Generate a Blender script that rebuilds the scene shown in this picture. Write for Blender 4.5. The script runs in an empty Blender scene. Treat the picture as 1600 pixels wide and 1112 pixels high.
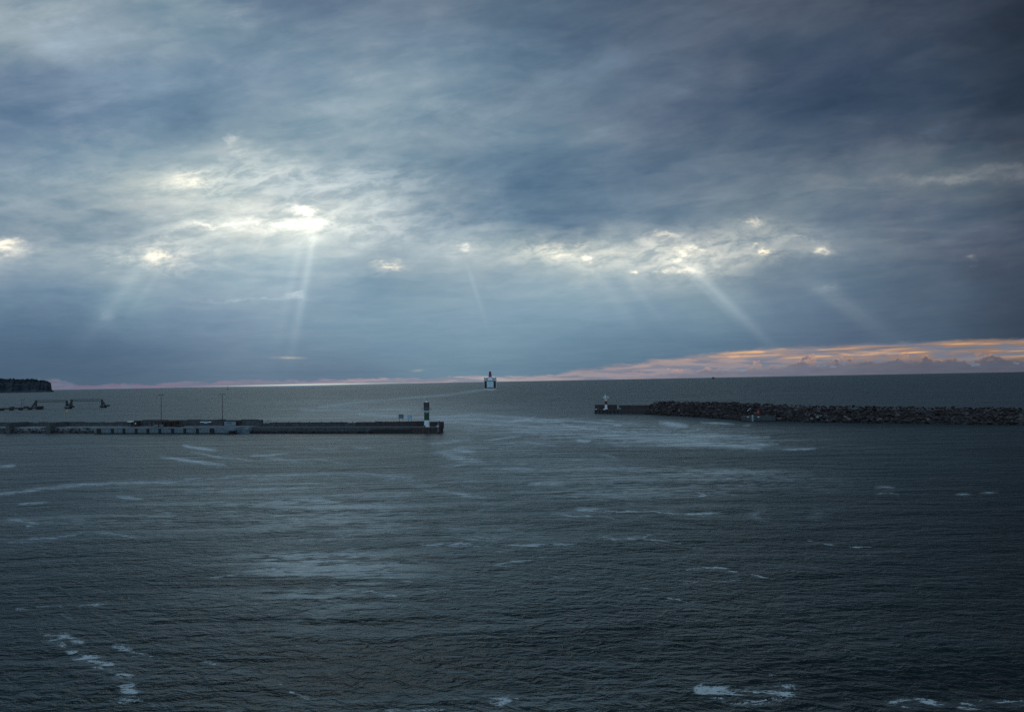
import bpy, bmesh, math, random
import numpy as np
from mathutils import Vector, Matrix
random.seed(7); rng = np.random.default_rng(11)
S = bpy.context.scene
COL = S.collection
# ------------------------------------------------------------------ camera
F = 1244.0; H = 16.0
PITCH = math.atan(39.4 / F); ROLL = math.radians(1.066)
fw = Vector((0, math.cos(PITCH), math.sin(PITCH)))
r0 = Vector((1, 0, 0)); u0 = r0.cross(fw)
rr = r0 * math.cos(ROLL) - u0 * math.sin(ROLL)
uu = r0 * math.sin(ROLL) + u0 * math.cos(ROLL)
cam = bpy.data.cameras.new('camera'); camo = bpy.data.objects.new('camera', cam); COL.objects.link(camo)
m = Matrix.Identity(4)
for i in range(3): m[i][0] = rr[i]; m[i][1] = uu[i]; m[i][2] = -fw[i]
m[2][3] = H
camo.matrix_world = m
cam.sensor_width = 36; cam.lens = 36 * F / 1600; cam.clip_start = 0.5; cam.clip_end = 200000
S.camera = camo
def ray(x, y): return fw + rr * ((x - 800) / F) + uu * ((556 - y) / F)
def uv(x, y):
    d = ray(x, y); return d.x / d.y, d.z / d.y
def gp(x, y, z=0.0):
    d = ray(x, y); k = (z - H) / d.z
    return Vector((d.x * k, d.y * k, z))
def lin(c):
    return tuple(((v / 255) / 12.92 if v / 255 <= .04045 else ((v / 255 + .055) / 1.055) ** 2.4) for v in c)
# ------------------------------------------------------------------ sky and light
SX, SY = uv(575, -71)
sd = Vector((SX, 1, SY)).normalized()
SUN_EL = math.asin(sd.z); SUN_AZ = math.atan2(sd.x, sd.y)
W = bpy.data.worlds.new('World'); S.world = W; W.use_nodes = True
W.cycles.sampling_method = 'MANUAL'; W.cycles.sample_map_resolution = 512
class G:
    def __init__(s, nt): s.nt = nt; s.N = nt.nodes; s.L = nt.links
    def n(s, t, **k):
        o = s.N.new(t)
        for a, b in k.items(): setattr(o, a, b)
        return o
    def set(s, sock, v):
        if isinstance(v, bpy.types.NodeSocket): s.L.new(v, sock)
        elif v is not None:
            if hasattr(sock.default_value, '__len__') and not hasattr(v, '__len__'): v = (v,) * len(sock.default_value)
            if hasattr(sock.default_value, '__len__') and len(sock.default_value) == 4 and len(v) == 3: v = tuple(v) + (1,)
            sock.default_value = v
    def m(s, op, a, b=None, c=None, clamp=False):
        o = s.n('ShaderNodeMath', operation=op, use_clamp=clamp)
        s.set(o.inputs[0], a); s.set(o.inputs[1], b)
        if c is not None: s.set(o.inputs[2], c)
        return o.outputs[0]
    def v(s, op, a, b=None, c=None):
        o = s.n('ShaderNodeVectorMath', operation=op)
        s.set(o.inputs[0], a); s.set(o.inputs[1], b)
        if c is not None: s.set(o.inputs[2], c)
        return o.outputs['Value'] if op in ('DOT_PRODUCT', 'LENGTH', 'DISTANCE') else o.outputs[0]
    def xyz(s, x, y, z=0.0):
        o = s.n('ShaderNodeCombineXYZ'); s.set(o.inputs[0], x); s.set(o.inputs[1], y); s.set(o.inputs[2], z); return o.outputs[0]
    def sep(s, a):
        o = s.n('ShaderNodeSeparateXYZ'); s.set(o.inputs[0], a); return o.outputs
    def noise(s, vec, scale=1, detail=4, rough=.5, dist=0, dim='3D', col=False):
        o = s.n('ShaderNodeTexNoise', noise_dimensions=dim); s.set(o.inputs['Vector'], vec)
        o.inputs['Scale'].default_value = scale; o.inputs['Detail'].default_value = detail
        o.inputs['Roughness'].default_value = rough; o.inputs['Distortion'].default_value = dist
        return o.outputs['Color' if col else 'Fac']
    def mix(s, f, a, b, mode='MIX'):
        o = s.n('ShaderNodeMix', data_type='RGBA', blend_type=mode); s.set(o.inputs[0], f); s.set(o.inputs[6], a); s.set(o.inputs[7], b)
        return o.outputs[2]
    def sm(s, v, a, b, lo=0.0, hi=1.0, it='SMOOTHSTEP'):
        o = s.n('ShaderNodeMapRange', interpolation_type=it); s.set(o.inputs[0], v); s.set(o.inputs[1], a); s.set(o.inputs[2], b)
        s.set(o.inputs[3], lo); s.set(o.inputs[4], hi); return o.outputs[0]
    def ramp(s, f, stops, it='LINEAR'):
        o = s.n('ShaderNodeValToRGB'); s.set(o.inputs[0], f); cr = o.color_ramp; cr.interpolation = it
        while len(cr.elements) < len(stops): cr.elements.new(.5)
        for e, (p, c) in zip(cr.elements, sorted(stops)):
            e.position = p
        for e, (p, c) in zip(cr.elements, sorted(stops)):
            e.color = tuple(c) + (1,) if len(c) == 3 else c
        return o.outputs[0]
SKY_ROWS = [  # height above the horizon (units of f/1244), colours along the azimuth
(20, [(66,90,116),(68,92,118),(72,96,122),(82,106,132),(90,113,139),(88,112,138),(92,118,144),(100,128,152),(98,126,150),(90,118,143),(85,112,138),(85,110,136),(80,102,128),(75,95,120),(70,88,112),(62,78,100),(50,62,82)]),
(60, [(72,96,124),(72,97,125),(80,104,132),(92,115,142),(108,130,155),(108,132,156),(112,138,162),(115,142,165),(112,140,163),(105,132,156),(100,126,150),(98,122,147),(88,110,135),(80,98,124),(75,92,116),(66,82,104),(52,64,84)]),
(100, [(84,108,136),(86,110,138),(100,124,150),(115,136,162),(130,150,172),(125,148,170),(122,148,170),(128,152,173),(128,152,174),(125,150,172),(122,145,167),(118,140,160),(105,125,148),(92,110,134),(84,100,122),(72,86,108),(55,66,86)]),
(150, [(110,132,157),(112,135,160),(125,148,168),(135,155,175),(150,168,185),(140,160,180),(130,152,172),(138,158,176),(140,160,178),(142,162,178),(145,160,174),(138,154,168),(118,134,152),(104,120,140),(92,106,126),(78,90,110),(62,72,92)]),
(200, [(150,162,178),(145,160,175),(150,165,178),(150,165,180),(165,180,192),(165,180,192),(140,158,175),(150,165,178),(155,168,178),(165,174,180),(160,170,178),(150,160,170),(135,146,158),(115,128,145),(98,110,128),(82,92,112),(68,76,95)]),
(250, [(130,145,163),(135,150,166),(150,162,175),(160,172,182),(185,192,196),(180,190,195),(150,165,178),(125,145,165),(100,125,150),(95,118,143),(105,125,147),(110,127,146),(115,128,143),(105,118,136),(92,104,124),(82,94,114),(68,78,96)]),
(310, [(130,148,165),(140,155,170),(165,175,182),(178,186,190),(170,180,188),(160,172,184),(140,157,172),(118,138,158),(90,115,142),(84,108,134),(92,112,136),(95,112,134),(105,117,134),(110,120,135),(108,116,130),(105,112,124),(88,94,108)]),
(370, [(115,135,158),(125,145,165),(140,157,173),(155,168,180),(160,172,182),(150,165,178),(130,150,168),(118,138,158),(108,130,152),(105,124,145),(98,114,136),(86,102,124),(76,92,114),(72,86,108),(68,80,102),(62,74,94),(50,60,78)]),
(430, [(105,125,152),(108,128,155),(110,132,158),(112,134,158),(125,145,165),(130,150,168),(128,148,166),(120,140,160),(105,126,148),(95,114,137),(90,106,130),(80,94,118),(66,82,106),(60,75,98),(58,72,94),(56,68,88),(44,54,70)]),
(490, [(108,126,152),(105,125,152),(110,132,158),(112,134,159),(118,138,162),(125,145,166),(132,150,168),(128,146,165),(104,124,146),(90,110,134),(85,102,126),(82,95,118),(72,84,106),(62,74,98),(56,68,90),(52,64,84),(42,52,68)]),
(550, [(135,150,165),(128,145,164),(125,143,163),(128,146,165),(125,143,162),(110,130,153),(105,125,149),(108,127,150),(95,115,138),(85,103,127),(80,95,118),(78,90,112),(74,86,107),(66,78,98),(60,70,90),(55,65,84),(42,50,66)]),
(610, [(130,145,162),(135,150,166),(125,142,160),(128,146,162),(100,120,145),(92,112,138),(90,108,133),(95,112,135),(90,108,130),(78,95,118),(72,87,110),(72,84,105),(72,82,102),(66,76,95),(60,68,86),(54,62,80),(40,48,64)]),
(900, [(80,95,118)] * 9 + [(60,72,92)] * 8)]
# bright breaks in the cloud: photo position, half sizes, strength, warmth
BREAKS = [(490,335,150,42,.12,.5),(380,290,110,32,.09,.5),(330,350,130,30,.08,.3),(1000,400,170,34,.10,.4),(1065,402,85,24,.13,.8),(870,396,75,17,.12,.8),(1190,372,80,18,.14,.5),(640,360,120,30,.10,.3),(250,400,110,22,.12,.4),(560,290,120,20,.10,.2),(472,334,13,6,.75,.6),(468,338,34,14,.20,.6),(492,350,10,6,.35,.5),(480,372,16,14,.22,.5),(440,352,60,8,.20,.4),(305,284,24,7,.32,.8),(300,290,60,16,.16,.6),(365,216,10,6,.20,.5),(392,245,34,20,.09,.4),(375,232,14,8,.12,.5),
 (245,404,22,7,.48,1.0),(245,398,55,16,.25,.7),(4,388,20,10,.6,.8),(12,390,45,18,.2,.6),(340,354,40,2.6,.38,.7),(380,352,90,12,.12,.4),(607,416,13,3,.55,1.0),(600,418,34,8,.16,.8),(722,387,6,6,.45,.7),(722,390,24,13,.14,.5),
 (862,394,22,7,.28,.8),(870,398,60,16,.17,.6),(918,401,5,4,.8,1.0),(905,385,8,3,.3,.8),(1035,371,10,4,.45,.9),(1030,375,26,9,.12,.6),(1052,392,8,3,.45,.9),(1068,398,9,3.5,.55,.9),(1085,388,12,3,.40,.8),(1078,424,16,4.5,.50,.8),(1062,410,8,3,.4,.8),(1065,402,70,26,.20,.6),(985,424,7,3,.5,.9),(1040,422,8,2.2,.35,.8),
 (1182,345,10,3.5,.32,.8),(1180,347,30,10,.10,.6),(1184,380,6,3,.5,.9),(1205,398,9,2.6,.65,1.0),(1200,400,34,8,.12,.7),(1278,391,10,3.5,.42,.8),(1276,391,28,9,.10,.6),(1240,368,20,2,.1,.5),(1512,406,12,4,.10,.5),(462,462,12,4,.20,.3),(400,468,60,2.2,.10,.2),(450,559,19,1.5,.18,1.3),(560,350,50,26,.13,.3),
 (520,275,120,20,.07,.2),(380,270,110,24,.08,.4),(1500,278,90,7,.09,.4),(1560,262,40,5,.06,.4),(1290,452,20,6,.07,.3),(170,498,14,11,.06,.0),(652,578,8,1.3,.10,1.2),(700,175,60,20,.05,.2),(90,270,110,14,.05,.2),(370,24,40,14,.05,.1),(60,20,60,16,.05,.1)]
# crepuscular rays: slope dx/dy from the sun, width, start row, end row, strength
RAYS = [(-.192,.013,365,590,.095),(-.235,.018,365,560,.050),(-.275,.03,365,540,.025),(-.73,.03,405,560,.060),(-.66,.015,410,520,.025),(.320,.007,410,525,.04),(.295,.03,400,500,.012),(1.032,.020,408,560,.105),(1.00,.010,410,520,.035),(1.08,.06,400,540,.025),
 (1.36,.04,440,545,.045),(.715,.025,420,540,.028),(.80,.015,430,525,.030),(.63,.03,430,520,.015),(-.05,.04,380,500,.015)]
def build_world():
    g = G(W.node_tree); g.N.clear()
    tc = g.n('ShaderNodeTexCoord'); D = tc.outputs['Generated']
    X, Y, Z = g.sep(D)
    Yc = g.m('MAXIMUM', Y, .25)
    u = g.m('DIVIDE', X, Yc); v = g.m('DIVIDE', Z, Yc)
    vp = g.m('MAXIMUM', v, 0.0)
    # perspective of a level cloud deck
    k = g.m('DIVIDE', 1.0, g.m('ADD', vp, .13))
    P = g.xyz(g.m('ADD', g.m('MULTIPLY', u, k), g.m('MULTIPLY', k, .25)), g.m('MULTIPLY', k, 1.0), 0.3)
    P = g.v('MULTIPLY', P, (1, 1.0, 1))
    nA = g.noise(P, 1.6, 8, .58, .35)
    nC = g.noise(P, 5.5, 7, .6, .2)
    UV = g.xyz(u, v, 0)
    sh = g.xyz(u, g.m('SUBTRACT', v, g.m('MULTIPLY', u, g.m('MULTIPLY_ADD', vp, .28, .06))), 0)
    nS = g.noise(g.v('MULTIPLY', sh, (4.2, 13, 1)), 1, 7, .56, .8)
    nF = g.noise(g.v('MULTIPLY', sh, (16, 55, 1)), 1, 5, .6, .6)
    nW = g.noise(g.v('MULTIPLY', UV, (7, 13, 1)), 1, 6, .6, 0, col=True)
    lowf = g.sm(v, 0.0, .14, .12, 1)
    wv = g.v('MULTIPLY', g.v('SUBTRACT', nW, (.5, .5, .5)), (.16, .075, 0))
    o = g.n('ShaderNodeVectorMath', operation='SCALE'); g.L.new(wv, o.inputs[0]); g.L.new(lowf, o.inputs['Scale'])
    UVw = g.v('ADD', UV, o.outputs[0]); uw, vw, _ = g.sep(UVw)
    pos = g.m('DIVIDE', g.m('ADD', uw, .75), 1.5, clamp=True)
    c = None; pv = None
    for h, cols in SKY_ROWS:
        st = [(((i * 100 - 800) / 1244 + .75) / 1.5, lin(cc)) for i, cc in enumerate(cols)]
        rp = g.ramp(pos, st, 'CARDINAL')
        hv = h / 1244
        c = rp if c is None else g.mix(g.sm(vw, pv, hv, it='LINEAR'), c, rp)
        pv = hv
    # cloud relief
    rel = g.m('ADD', g.m('MULTIPLY', g.m('SUBTRACT', nA, .46), .85), g.m('ADD', g.m('MULTIPLY', g.m('SUBTRACT', nS, .5), .9), g.m('MULTIPLY', g.m('SUBTRACT', nC, .48), .75)))
    rel = g.m('ADD', rel, g.m('MULTIPLY', g.m('SUBTRACT', nF, .5), .12))
    sfn = g.noise(g.v('ADD', g.v('MULTIPLY', P, (1.1, 1.7, 1)), (3.1, 7.7, 0)), 1.9, 7, .55, .5)
    rel = g.m('ADD', rel, g.m('MULTIPLY', g.m('SUBTRACT', g.sm(sfn, .44, .56), .5), .17))
    sf2 = g.noise(g.v('ADD', g.v('MULTIPLY', sh, (9, 26, 1)), (1.3, 2.2, 0)), 1, 7, .62, .5)
    rel = g.m('ADD', rel, g.m('MULTIPLY', g.m('SUBTRACT', g.sm(sf2, .43, .58), .5), .10))
    rel = g.m('MULTIPLY', rel, g.sm(v, .06, .24, .22, 1))
    gain = g.m('POWER', 2.0, g.m('MULTIPLY', rel, 1.2))
    tint = g.mix(g.sm(rel, -.3, .3), (.89, 1.01, 1.06), (1.07, 1.0, .93))
    c = g.mix(1.0, c, g.xyz(gain, gain, gain), 'MULTIPLY'); c = g.mix(1.0, c, tint, 'MULTIPLY')
    # breaks
    wB = g.v('MULTIPLY', g.v('SUBTRACT', g.noise(g.v('MULTIPLY', UV, (22, 40, 1)), 1, 5, .65, 0, col=True), (.5, .5, .5)), (.075, .040, 0))
    o2 = g.n('ShaderNodeVectorMath', operation='SCALE'); g.L.new(wB, o2.inputs[0]); g.L.new(g.sm(v, .03, .16, .12, 1), o2.inputs['Scale'])
    UVb = g.v('ADD', UV, o2.outputs[0])
    nB = g.sm(g.noise(g.v('MULTIPLY', sh, (24, 62, 1)), 1, 7, .68, .4), .36, .62)
    acc = None; accw = None
    for x, y, sx, sy, a, wm in BREAKS:
        bu, bv = uv(x, y)
        d = g.v('MULTIPLY', g.v('SUBTRACT', UVb, (bu, bv, 0)), (F / sx / 1.15, F / sy / 1.15, 0))
        e = g.m('EXPONENT', g.m('MULTIPLY', g.v('DOT_PRODUCT', d, d), -1.0))
        acc = g.m('MULTIPLY', e, a) if acc is None else g.m('MULTIPLY_ADD', e, a, acc)
        accw = g.m('MULTIPLY', e, a * wm) if accw is None else g.m('MULTIPLY_ADD', e, a * wm, accw)
    acc = g.m('MULTIPLY', acc, g.m('MULTIPLY_ADD', nB, 1.05, .25)); accw = g.m('MULTIPLY', accw, g.m('MULTIPLY_ADD', nB, 1.05, .25))
    add = g.xyz(g.m('MULTIPLY_ADD', accw, .26, g.m('MULTIPLY', acc, .88)), g.m('MULTIPLY_ADD', accw, -.06, g.m('MULTIPLY', acc, .88)), g.m('SUBTRACT', g.m('MULTIPLY', acc, .88), g.m('MULTIPLY', accw, .42)))
    add = g.v('MAXIMUM', add, (0, 0, 0))
    c = g.mix(1.0, c, add, 'ADD')
    # rays radiate from the hidden sun
    dv = g.m('MAXIMUM', g.m('SUBTRACT', SY, v), .05)
    cr_, sr_ = math.cos(ROLL), math.sin(ROLL)
    # slope measured in the sky's own upright frame
    t = g.m('DIVIDE', g.m('SUBTRACT', u, SX), dv)
    acc = None
    for tt, w, y0, y1, a in RAYS:
        xa = 575 + tt * (y0 + 71); xb = 575 + tt * (y1 + 71)
        ua, va = uv(xa, y0); ub, vb = uv(xb, y1)
        tw = ((ua - SX) / (SY - va) + (ub - SX) / (SY - vb)) / 2
        q = g.m('DIVIDE', g.m('SUBTRACT', t, tw), w)
        e = g.m('EXPONENT', g.m('MULTIPLY', g.m('MULTIPLY', q, q), -1.0))
        L_ = va - vb
        win = g.m('MULTIPLY', g.sm(v, va + .012, va - .02), g.sm(v, vb - .01, vb + L_ * .75))
        e = g.m('MULTIPLY', g.m('MULTIPLY', e, a), win)
        acc = e if acc is None else g.m('ADD', acc, e)
    nr = g.noise(g.xyz(g.m('MULTIPLY', t, 26), g.m('MULTIPLY', v, 2), 0), 1, 3, .5)
    acc = g.m('MULTIPLY', acc, g.m('MULTIPLY_ADD', nr, 1.1, .45))
    c = g.mix(1.0, c, g.v('MULTIPLY', g.xyz(acc, acc, acc), (1.0, 1.0, .93)), 'ADD')
    # clear band under the cloud deck, pink in the left, orange in the right
    bstops = []
    for x, y in [(0, 603), (70, 592), (120, 602), (250, 599), (400, 594), (600, 592), (760, 588), (850, 587), (930, 574), (1000, 567), (1080, 556), (1180, 546), (1300, 540), (1450, 534), (1600, 529), (1700, 525)]:
        a, b = uv(x, y); bstops.append(((a + .75) / 1.5, (b / .08,) * 3))
    bu_ = g.ramp(g.m('DIVIDE', g.m('ADD', u, .75), 1.5, clamp=True), bstops, 'LINEAR')
    nE = g.noise(g.v('MULTIPLY', UV, (26, 120, 1)), 1, 6, .62, .3)
    edge = g.m('MULTIPLY_ADD', g.m('SUBTRACT', nE, .5), g.sm(u, -.1, .3, .018, .013), g.m('MULTIPLY', g.sep(bu_)[0], .08))
    ew = g.sm(u, .0, .2, .0016, .0035)
    band = g.sm(v, g.m('ADD', edge, ew), g.m('SUBTRACT', edge, ew))
    pos2 = g.m('DIVIDE', g.m('ADD', u, .75), 1.5, clamp=True)
    def U(x): return ((x - 800) / F + .75) / 1.5
    hi = g.ramp(pos2, [(U(0), lin((92,90,116))), (U(300), lin((124,112,135))), (U(560), lin((140,124,142))), (U(760), lin((162,140,150))), (U(900), lin((140,130,142))), (U(1000), lin((176,150,148))), (U(1200), lin((160,138,138))), (U(1400), lin((152,126,120))), (U(1600), lin((145,115,102)))])
    lo = g.ramp(pos2, [(U(0), lin((100,92,118))), (U(300), lin((120,112,138))), (U(560), lin((150,140,155))), (U(760), lin((170,160,168))), (U(900), lin((150,140,150))), (U(1000), lin((150,138,150))), (U(1200), lin((125,128,145))), (U(1400), lin((112,112,128))), (U(1600), lin((95,92,104)))])
    bc = g.mix(g.sm(v, .004, .03), lo, hi)
    # thin lit streaks and low cumulus inside the band
    tl = g.xyz(u, g.m('SUBTRACT', v, g.m('MULTIPLY', u, .035)), 0)
    nT = g.noise(g.v('MULTIPLY', tl, (5, 150, 1)), 1, 5, .55, .25)
    stk = g.m('MULTIPLY', g.sm(nT, .52, .63), g.m('MULTIPLY', g.sm(v, .012, .028), g.sm(u, .05, .2)))
    bc = g.mix(g.m('MULTIPLY', stk, .8), bc, lin((242, 184, 132)))
    stk2 = g.m('MULTIPLY', g.sm(nT, .47, .36), g.m('MULTIPLY', g.sm(v, .02, .03), g.sm(u, .05, .2)))
    bc = g.mix(g.m('MULTIPLY', stk2, .7), bc, lin((92, 104, 126)))
    nL = g.noise(g.v('MULTIPLY', UV, (15, 170, 1)), 1, 5, .6, .4)
    bc = g.mix(g.m('MULTIPLY', g.sm(nL, .45, .57), .68), bc, lin((104, 118, 142)))
    nQ = g.noise(g.v('MULTIPLY', UV, (34, 60, 1)), 1, 7, .62, .1)
    top = g.m('MULTIPLY', g.m('MULTIPLY_ADD', g.m('SUBTRACT', nQ, .5), 2.2, .55), g.sm(u, .08, .5, .010, .034))
    cu = g.m('MULTIPLY', g.sm(v, g.m('ADD', top, .0012), g.m('SUBTRACT', top, .0012)), g.sm(u, .1, .22))
    rim = g.sm(v, g.m('SUBTRACT', top, .006), top)
    cc = g.mix(g.m('MULTIPLY', rim, g.sm(nQ, .42, .6)), g.mix(g.sm(u, .1, .6), lin((122, 122, 140)), lin((84, 86, 102))), g.mix(g.sm(u, .1, .6), lin((190, 155, 150)), lin((190, 140, 110))))
    bc = g.mix(g.m('MULTIPLY', cu, .8), bc, cc)
    mo = g.noise(g.v('MULTIPLY', UV, (30, 160, 1)), 1, 5, .6)
    bc = g.mix(1.0, bc, g.mix(mo, (.72, .76, .84), (1.28, 1.22, 1.15)), 'MULTIPLY')
    c = g.mix(band, c, bc)
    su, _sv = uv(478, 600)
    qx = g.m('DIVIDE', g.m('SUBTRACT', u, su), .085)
    gl_ = g.m('MULTIPLY', g.m('EXPONENT', g.m('MULTIPLY', g.m('MULTIPLY', qx, qx), -1.0)), g.m('MULTIPLY', g.sm(v, .0019, .0004), g.sm(v, -.004, -.001)))  # sunlit far sea painted as a bright line low in the sky
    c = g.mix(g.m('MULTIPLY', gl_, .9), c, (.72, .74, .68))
    c = g.mix(1.0, c, (.97, 1.035, 1.015), 'MULTIPLY')
    # a little of the clear sky behind the thin parts of the deck
    sk = g.n('ShaderNodeTexSky', sky_type='NISHITA', sun_disc=False, sun_elevation=SUN_EL, sun_rotation=SUN_AZ)
    sk.air_density = 1.0; sk.dust_density = 1.0
    nish = g.v('MULTIPLY', sk.outputs[0], (.07, .07, .07))
    c = g.mix(.015, c, nish)
    # the sky over the land behind the viewer
    bk = g.m('MULTIPLY_ADD', g.noise(g.v('MULTIPLY', D, (2, 2, 4)), 1, 5, .55), .6, .7)
    back = g.mix(1.0, BACK, g.xyz(bk, bk, bk), 'MULTIPLY')
    c = g.mix(g.sm(Y, .35, -.25), c, back)
    c = g.mix(g.sm(Z, .0, -.05), c, (.02, .03, .035))
    bg = g.n('ShaderNodeBackground'); g.L.new(c, bg.inputs[0]); bg.inputs[1].default_value = 1.0
    out = g.n('ShaderNodeOutputWorld'); g.L.new(bg.outputs[0], out.inputs[0])
BACK = (.36, .54, .70)
build_world()
sl = bpy.data.lights.new('sun', 'SUN'); sl.energy = .06; sl.angle = math.radians(16); sl.color = (1, .96, .88)
so = bpy.data.objects.new('sun', sl); COL.objects.link(so); so.rotation_euler = (-sd).to_track_quat('-Z', 'Y').to_euler(); so.location = (0, 0, 60)
S.view_settings.view_transform = 'Standard'; S.view_settings.look = 'None'; S.view_settings.exposure = 0; S.view_settings.gamma = 1
S.cycles.max_bounces = 6; S.cycles.use_denoising = False
# ------------------------------------------------------------------ materials
MATS = {}
def mat(name, col, rough=.8, var=.25, scale=2.0, col2=None, metal=0, bump=.0, stretch=(1, 1, 1), stain=None):
    if name in MATS: return MATS[name]
    M = bpy.data.materials.new(name); M.use_nodes = True; g = G(M.node_tree)
    b = g.N['Principled BSDF']; tc = g.n('ShaderNodeTexCoord').outputs['Object']
    pv = g.v('MULTIPLY', tc, stretch)
    n1 = g.noise(pv, scale, 6, .6)
    c2 = col2 or tuple(x * (1 - var) for x in col); c1 = col if col2 else tuple(min(1, x * (1 + var)) for x in col)
    c = g.mix(g.sm(n1, .35, .65), c2, c1)
    if stain:
        n2 = g.noise(g.v('MULTIPLY', tc, (1.3, 1.3, .25)), 1.4, 5, .6)
        c = g.mix(g.sm(n2, .52, .7), c, stain)
    g.L.new(c, b.inputs['Base Color']); b.inputs['Roughness'].default_value = rough; b.inputs['Metallic'].default_value = metal
    if bump:
        bn = g.n('ShaderNodeBump'); bn.inputs['Strength'].default_value = bump; g.L.new(n1, bn.inputs['Height']); g.L.new(bn.outputs[0], b.inputs['Normal'])
    MATS[name] = M; return M
concrete = mat('concrete', (.050, .056, .063), .85, .35, 1.2, bump=.4, stain=(.035, .032, .032))
concrete_dark = mat('wet concrete', (.028, .025, .027), .7, .45, 1.0, bump=.4, stain=(.05, .03, .022))
concrete_pale = mat('pale quay concrete', (.11, .15, .18), .8, .3, 1.5, bump=.3, stain=(.07, .075, .08))
road = mat('quay surface', (.14, .155, .17), .55, .35, .35)
rubber = mat('black rubber', (.014, .010, .009), .8, .3, 3)
weed = mat('tide mark', (.010, .009, .009), .7, .3, 3)
steel_dark = mat('dark painted steel', (.03, .032, .036), .6, .3, 3)
rust = mat('rusty steel', (.055, .03, .024), .8, .4, 3, col2=(.03, .02, .018))
white = mat('white paint', (.62, .66, .68), .5, .12, 3, stain=(.5, .5, .5))
green = mat('green paint', (.005, .05, .022), .5, .2, 3)
red = mat('red paint', (.13, .008, .008), .55, .2, 3)
redbright = mat('bright red paint', (.55, .03, .025), .5, .1, 3)
grey = mat('grey steel', (.16, .19, .22), .6, .2, 3)
glass = mat('lantern glass', (.05, .06, .075), .15, .2, 3)
brown = mat('brown painted steel', (.05, .022, .02), .6, .3, 3)
navy = mat('navy hull paint', (.006, .009, .018), .5, .3, .05)
shipwhite = mat('ship white paint', (.74, .79, .82), .45, .08, .1)
shipgrey = mat('stern door paint', (.48, .60, .68), .5, .12, .12)
shipred = mat('funnel red paint', (.16, .012, .018), .5, .2, .1)
orange = mat('lifeboat orange', (.16, .06, .05), .5, .2, .3)
yellow = mat('buoy yellow', (.62, .38, .01), .5, .1, 3)
signblue = mat('pale blue sign face', (.28, .47, .58), .5, .15, 2)
signgrey = mat('grey sign back', (.10, .13, .16), .6, .2, 2)
cliff_rock = mat('hazy limestone cliff', (.034, .046, .064), .95, .4, .012, col2=(.014, .021, .032), bump=.3, stretch=(1, 1, .35))  # bluish haze of distance painted into the rock colour
forest = mat('hazy distant pines', (.012, .017, .026), 1, .3, .02)  # distance haze painted into the tree colour as a bluish tint
stone = mat('granite rubble', (.032, .028, .031), .85, .5, .8, bump=.3)
# boulder: shade of each stone varies with its position
def rock_mat(name, a, b, c):
    M = bpy.data.materials.new(name); M.use_nodes = True; g = G(M.node_tree); p = g.N['Principled BSDF']
    geo = g.n('ShaderNodeNewGeometry'); r = geo.outputs['Random Per Island']; oi = g.n('ShaderNodeObjectInfo').outputs['Random']
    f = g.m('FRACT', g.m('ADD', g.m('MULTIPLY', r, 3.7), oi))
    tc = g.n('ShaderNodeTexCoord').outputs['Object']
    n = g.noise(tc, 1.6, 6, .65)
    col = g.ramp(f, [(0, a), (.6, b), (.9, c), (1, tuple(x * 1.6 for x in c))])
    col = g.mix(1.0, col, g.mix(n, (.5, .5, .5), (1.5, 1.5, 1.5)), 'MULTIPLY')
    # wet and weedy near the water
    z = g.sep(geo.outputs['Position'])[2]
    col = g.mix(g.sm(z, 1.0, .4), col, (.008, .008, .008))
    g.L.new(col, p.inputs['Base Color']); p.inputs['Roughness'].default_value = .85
    bn = g.n('ShaderNodeBump'); bn.inputs['Strength'].default_value = .5; g.L.new(n, bn.inputs['Height']); g.L.new(bn.outputs[0], p.inputs['Normal'])
    return M
boulder_m = rock_mat('breakwater boulder', (.009, .006, .006), (.028, .018, .019), (.070, .050, .052))
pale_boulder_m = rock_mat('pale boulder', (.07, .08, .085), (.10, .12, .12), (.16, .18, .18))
rubble_m = rock_mat('quay rubble', (.016, .018, .020), (.05, .055, .062), (.15, .17, .19))
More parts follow.
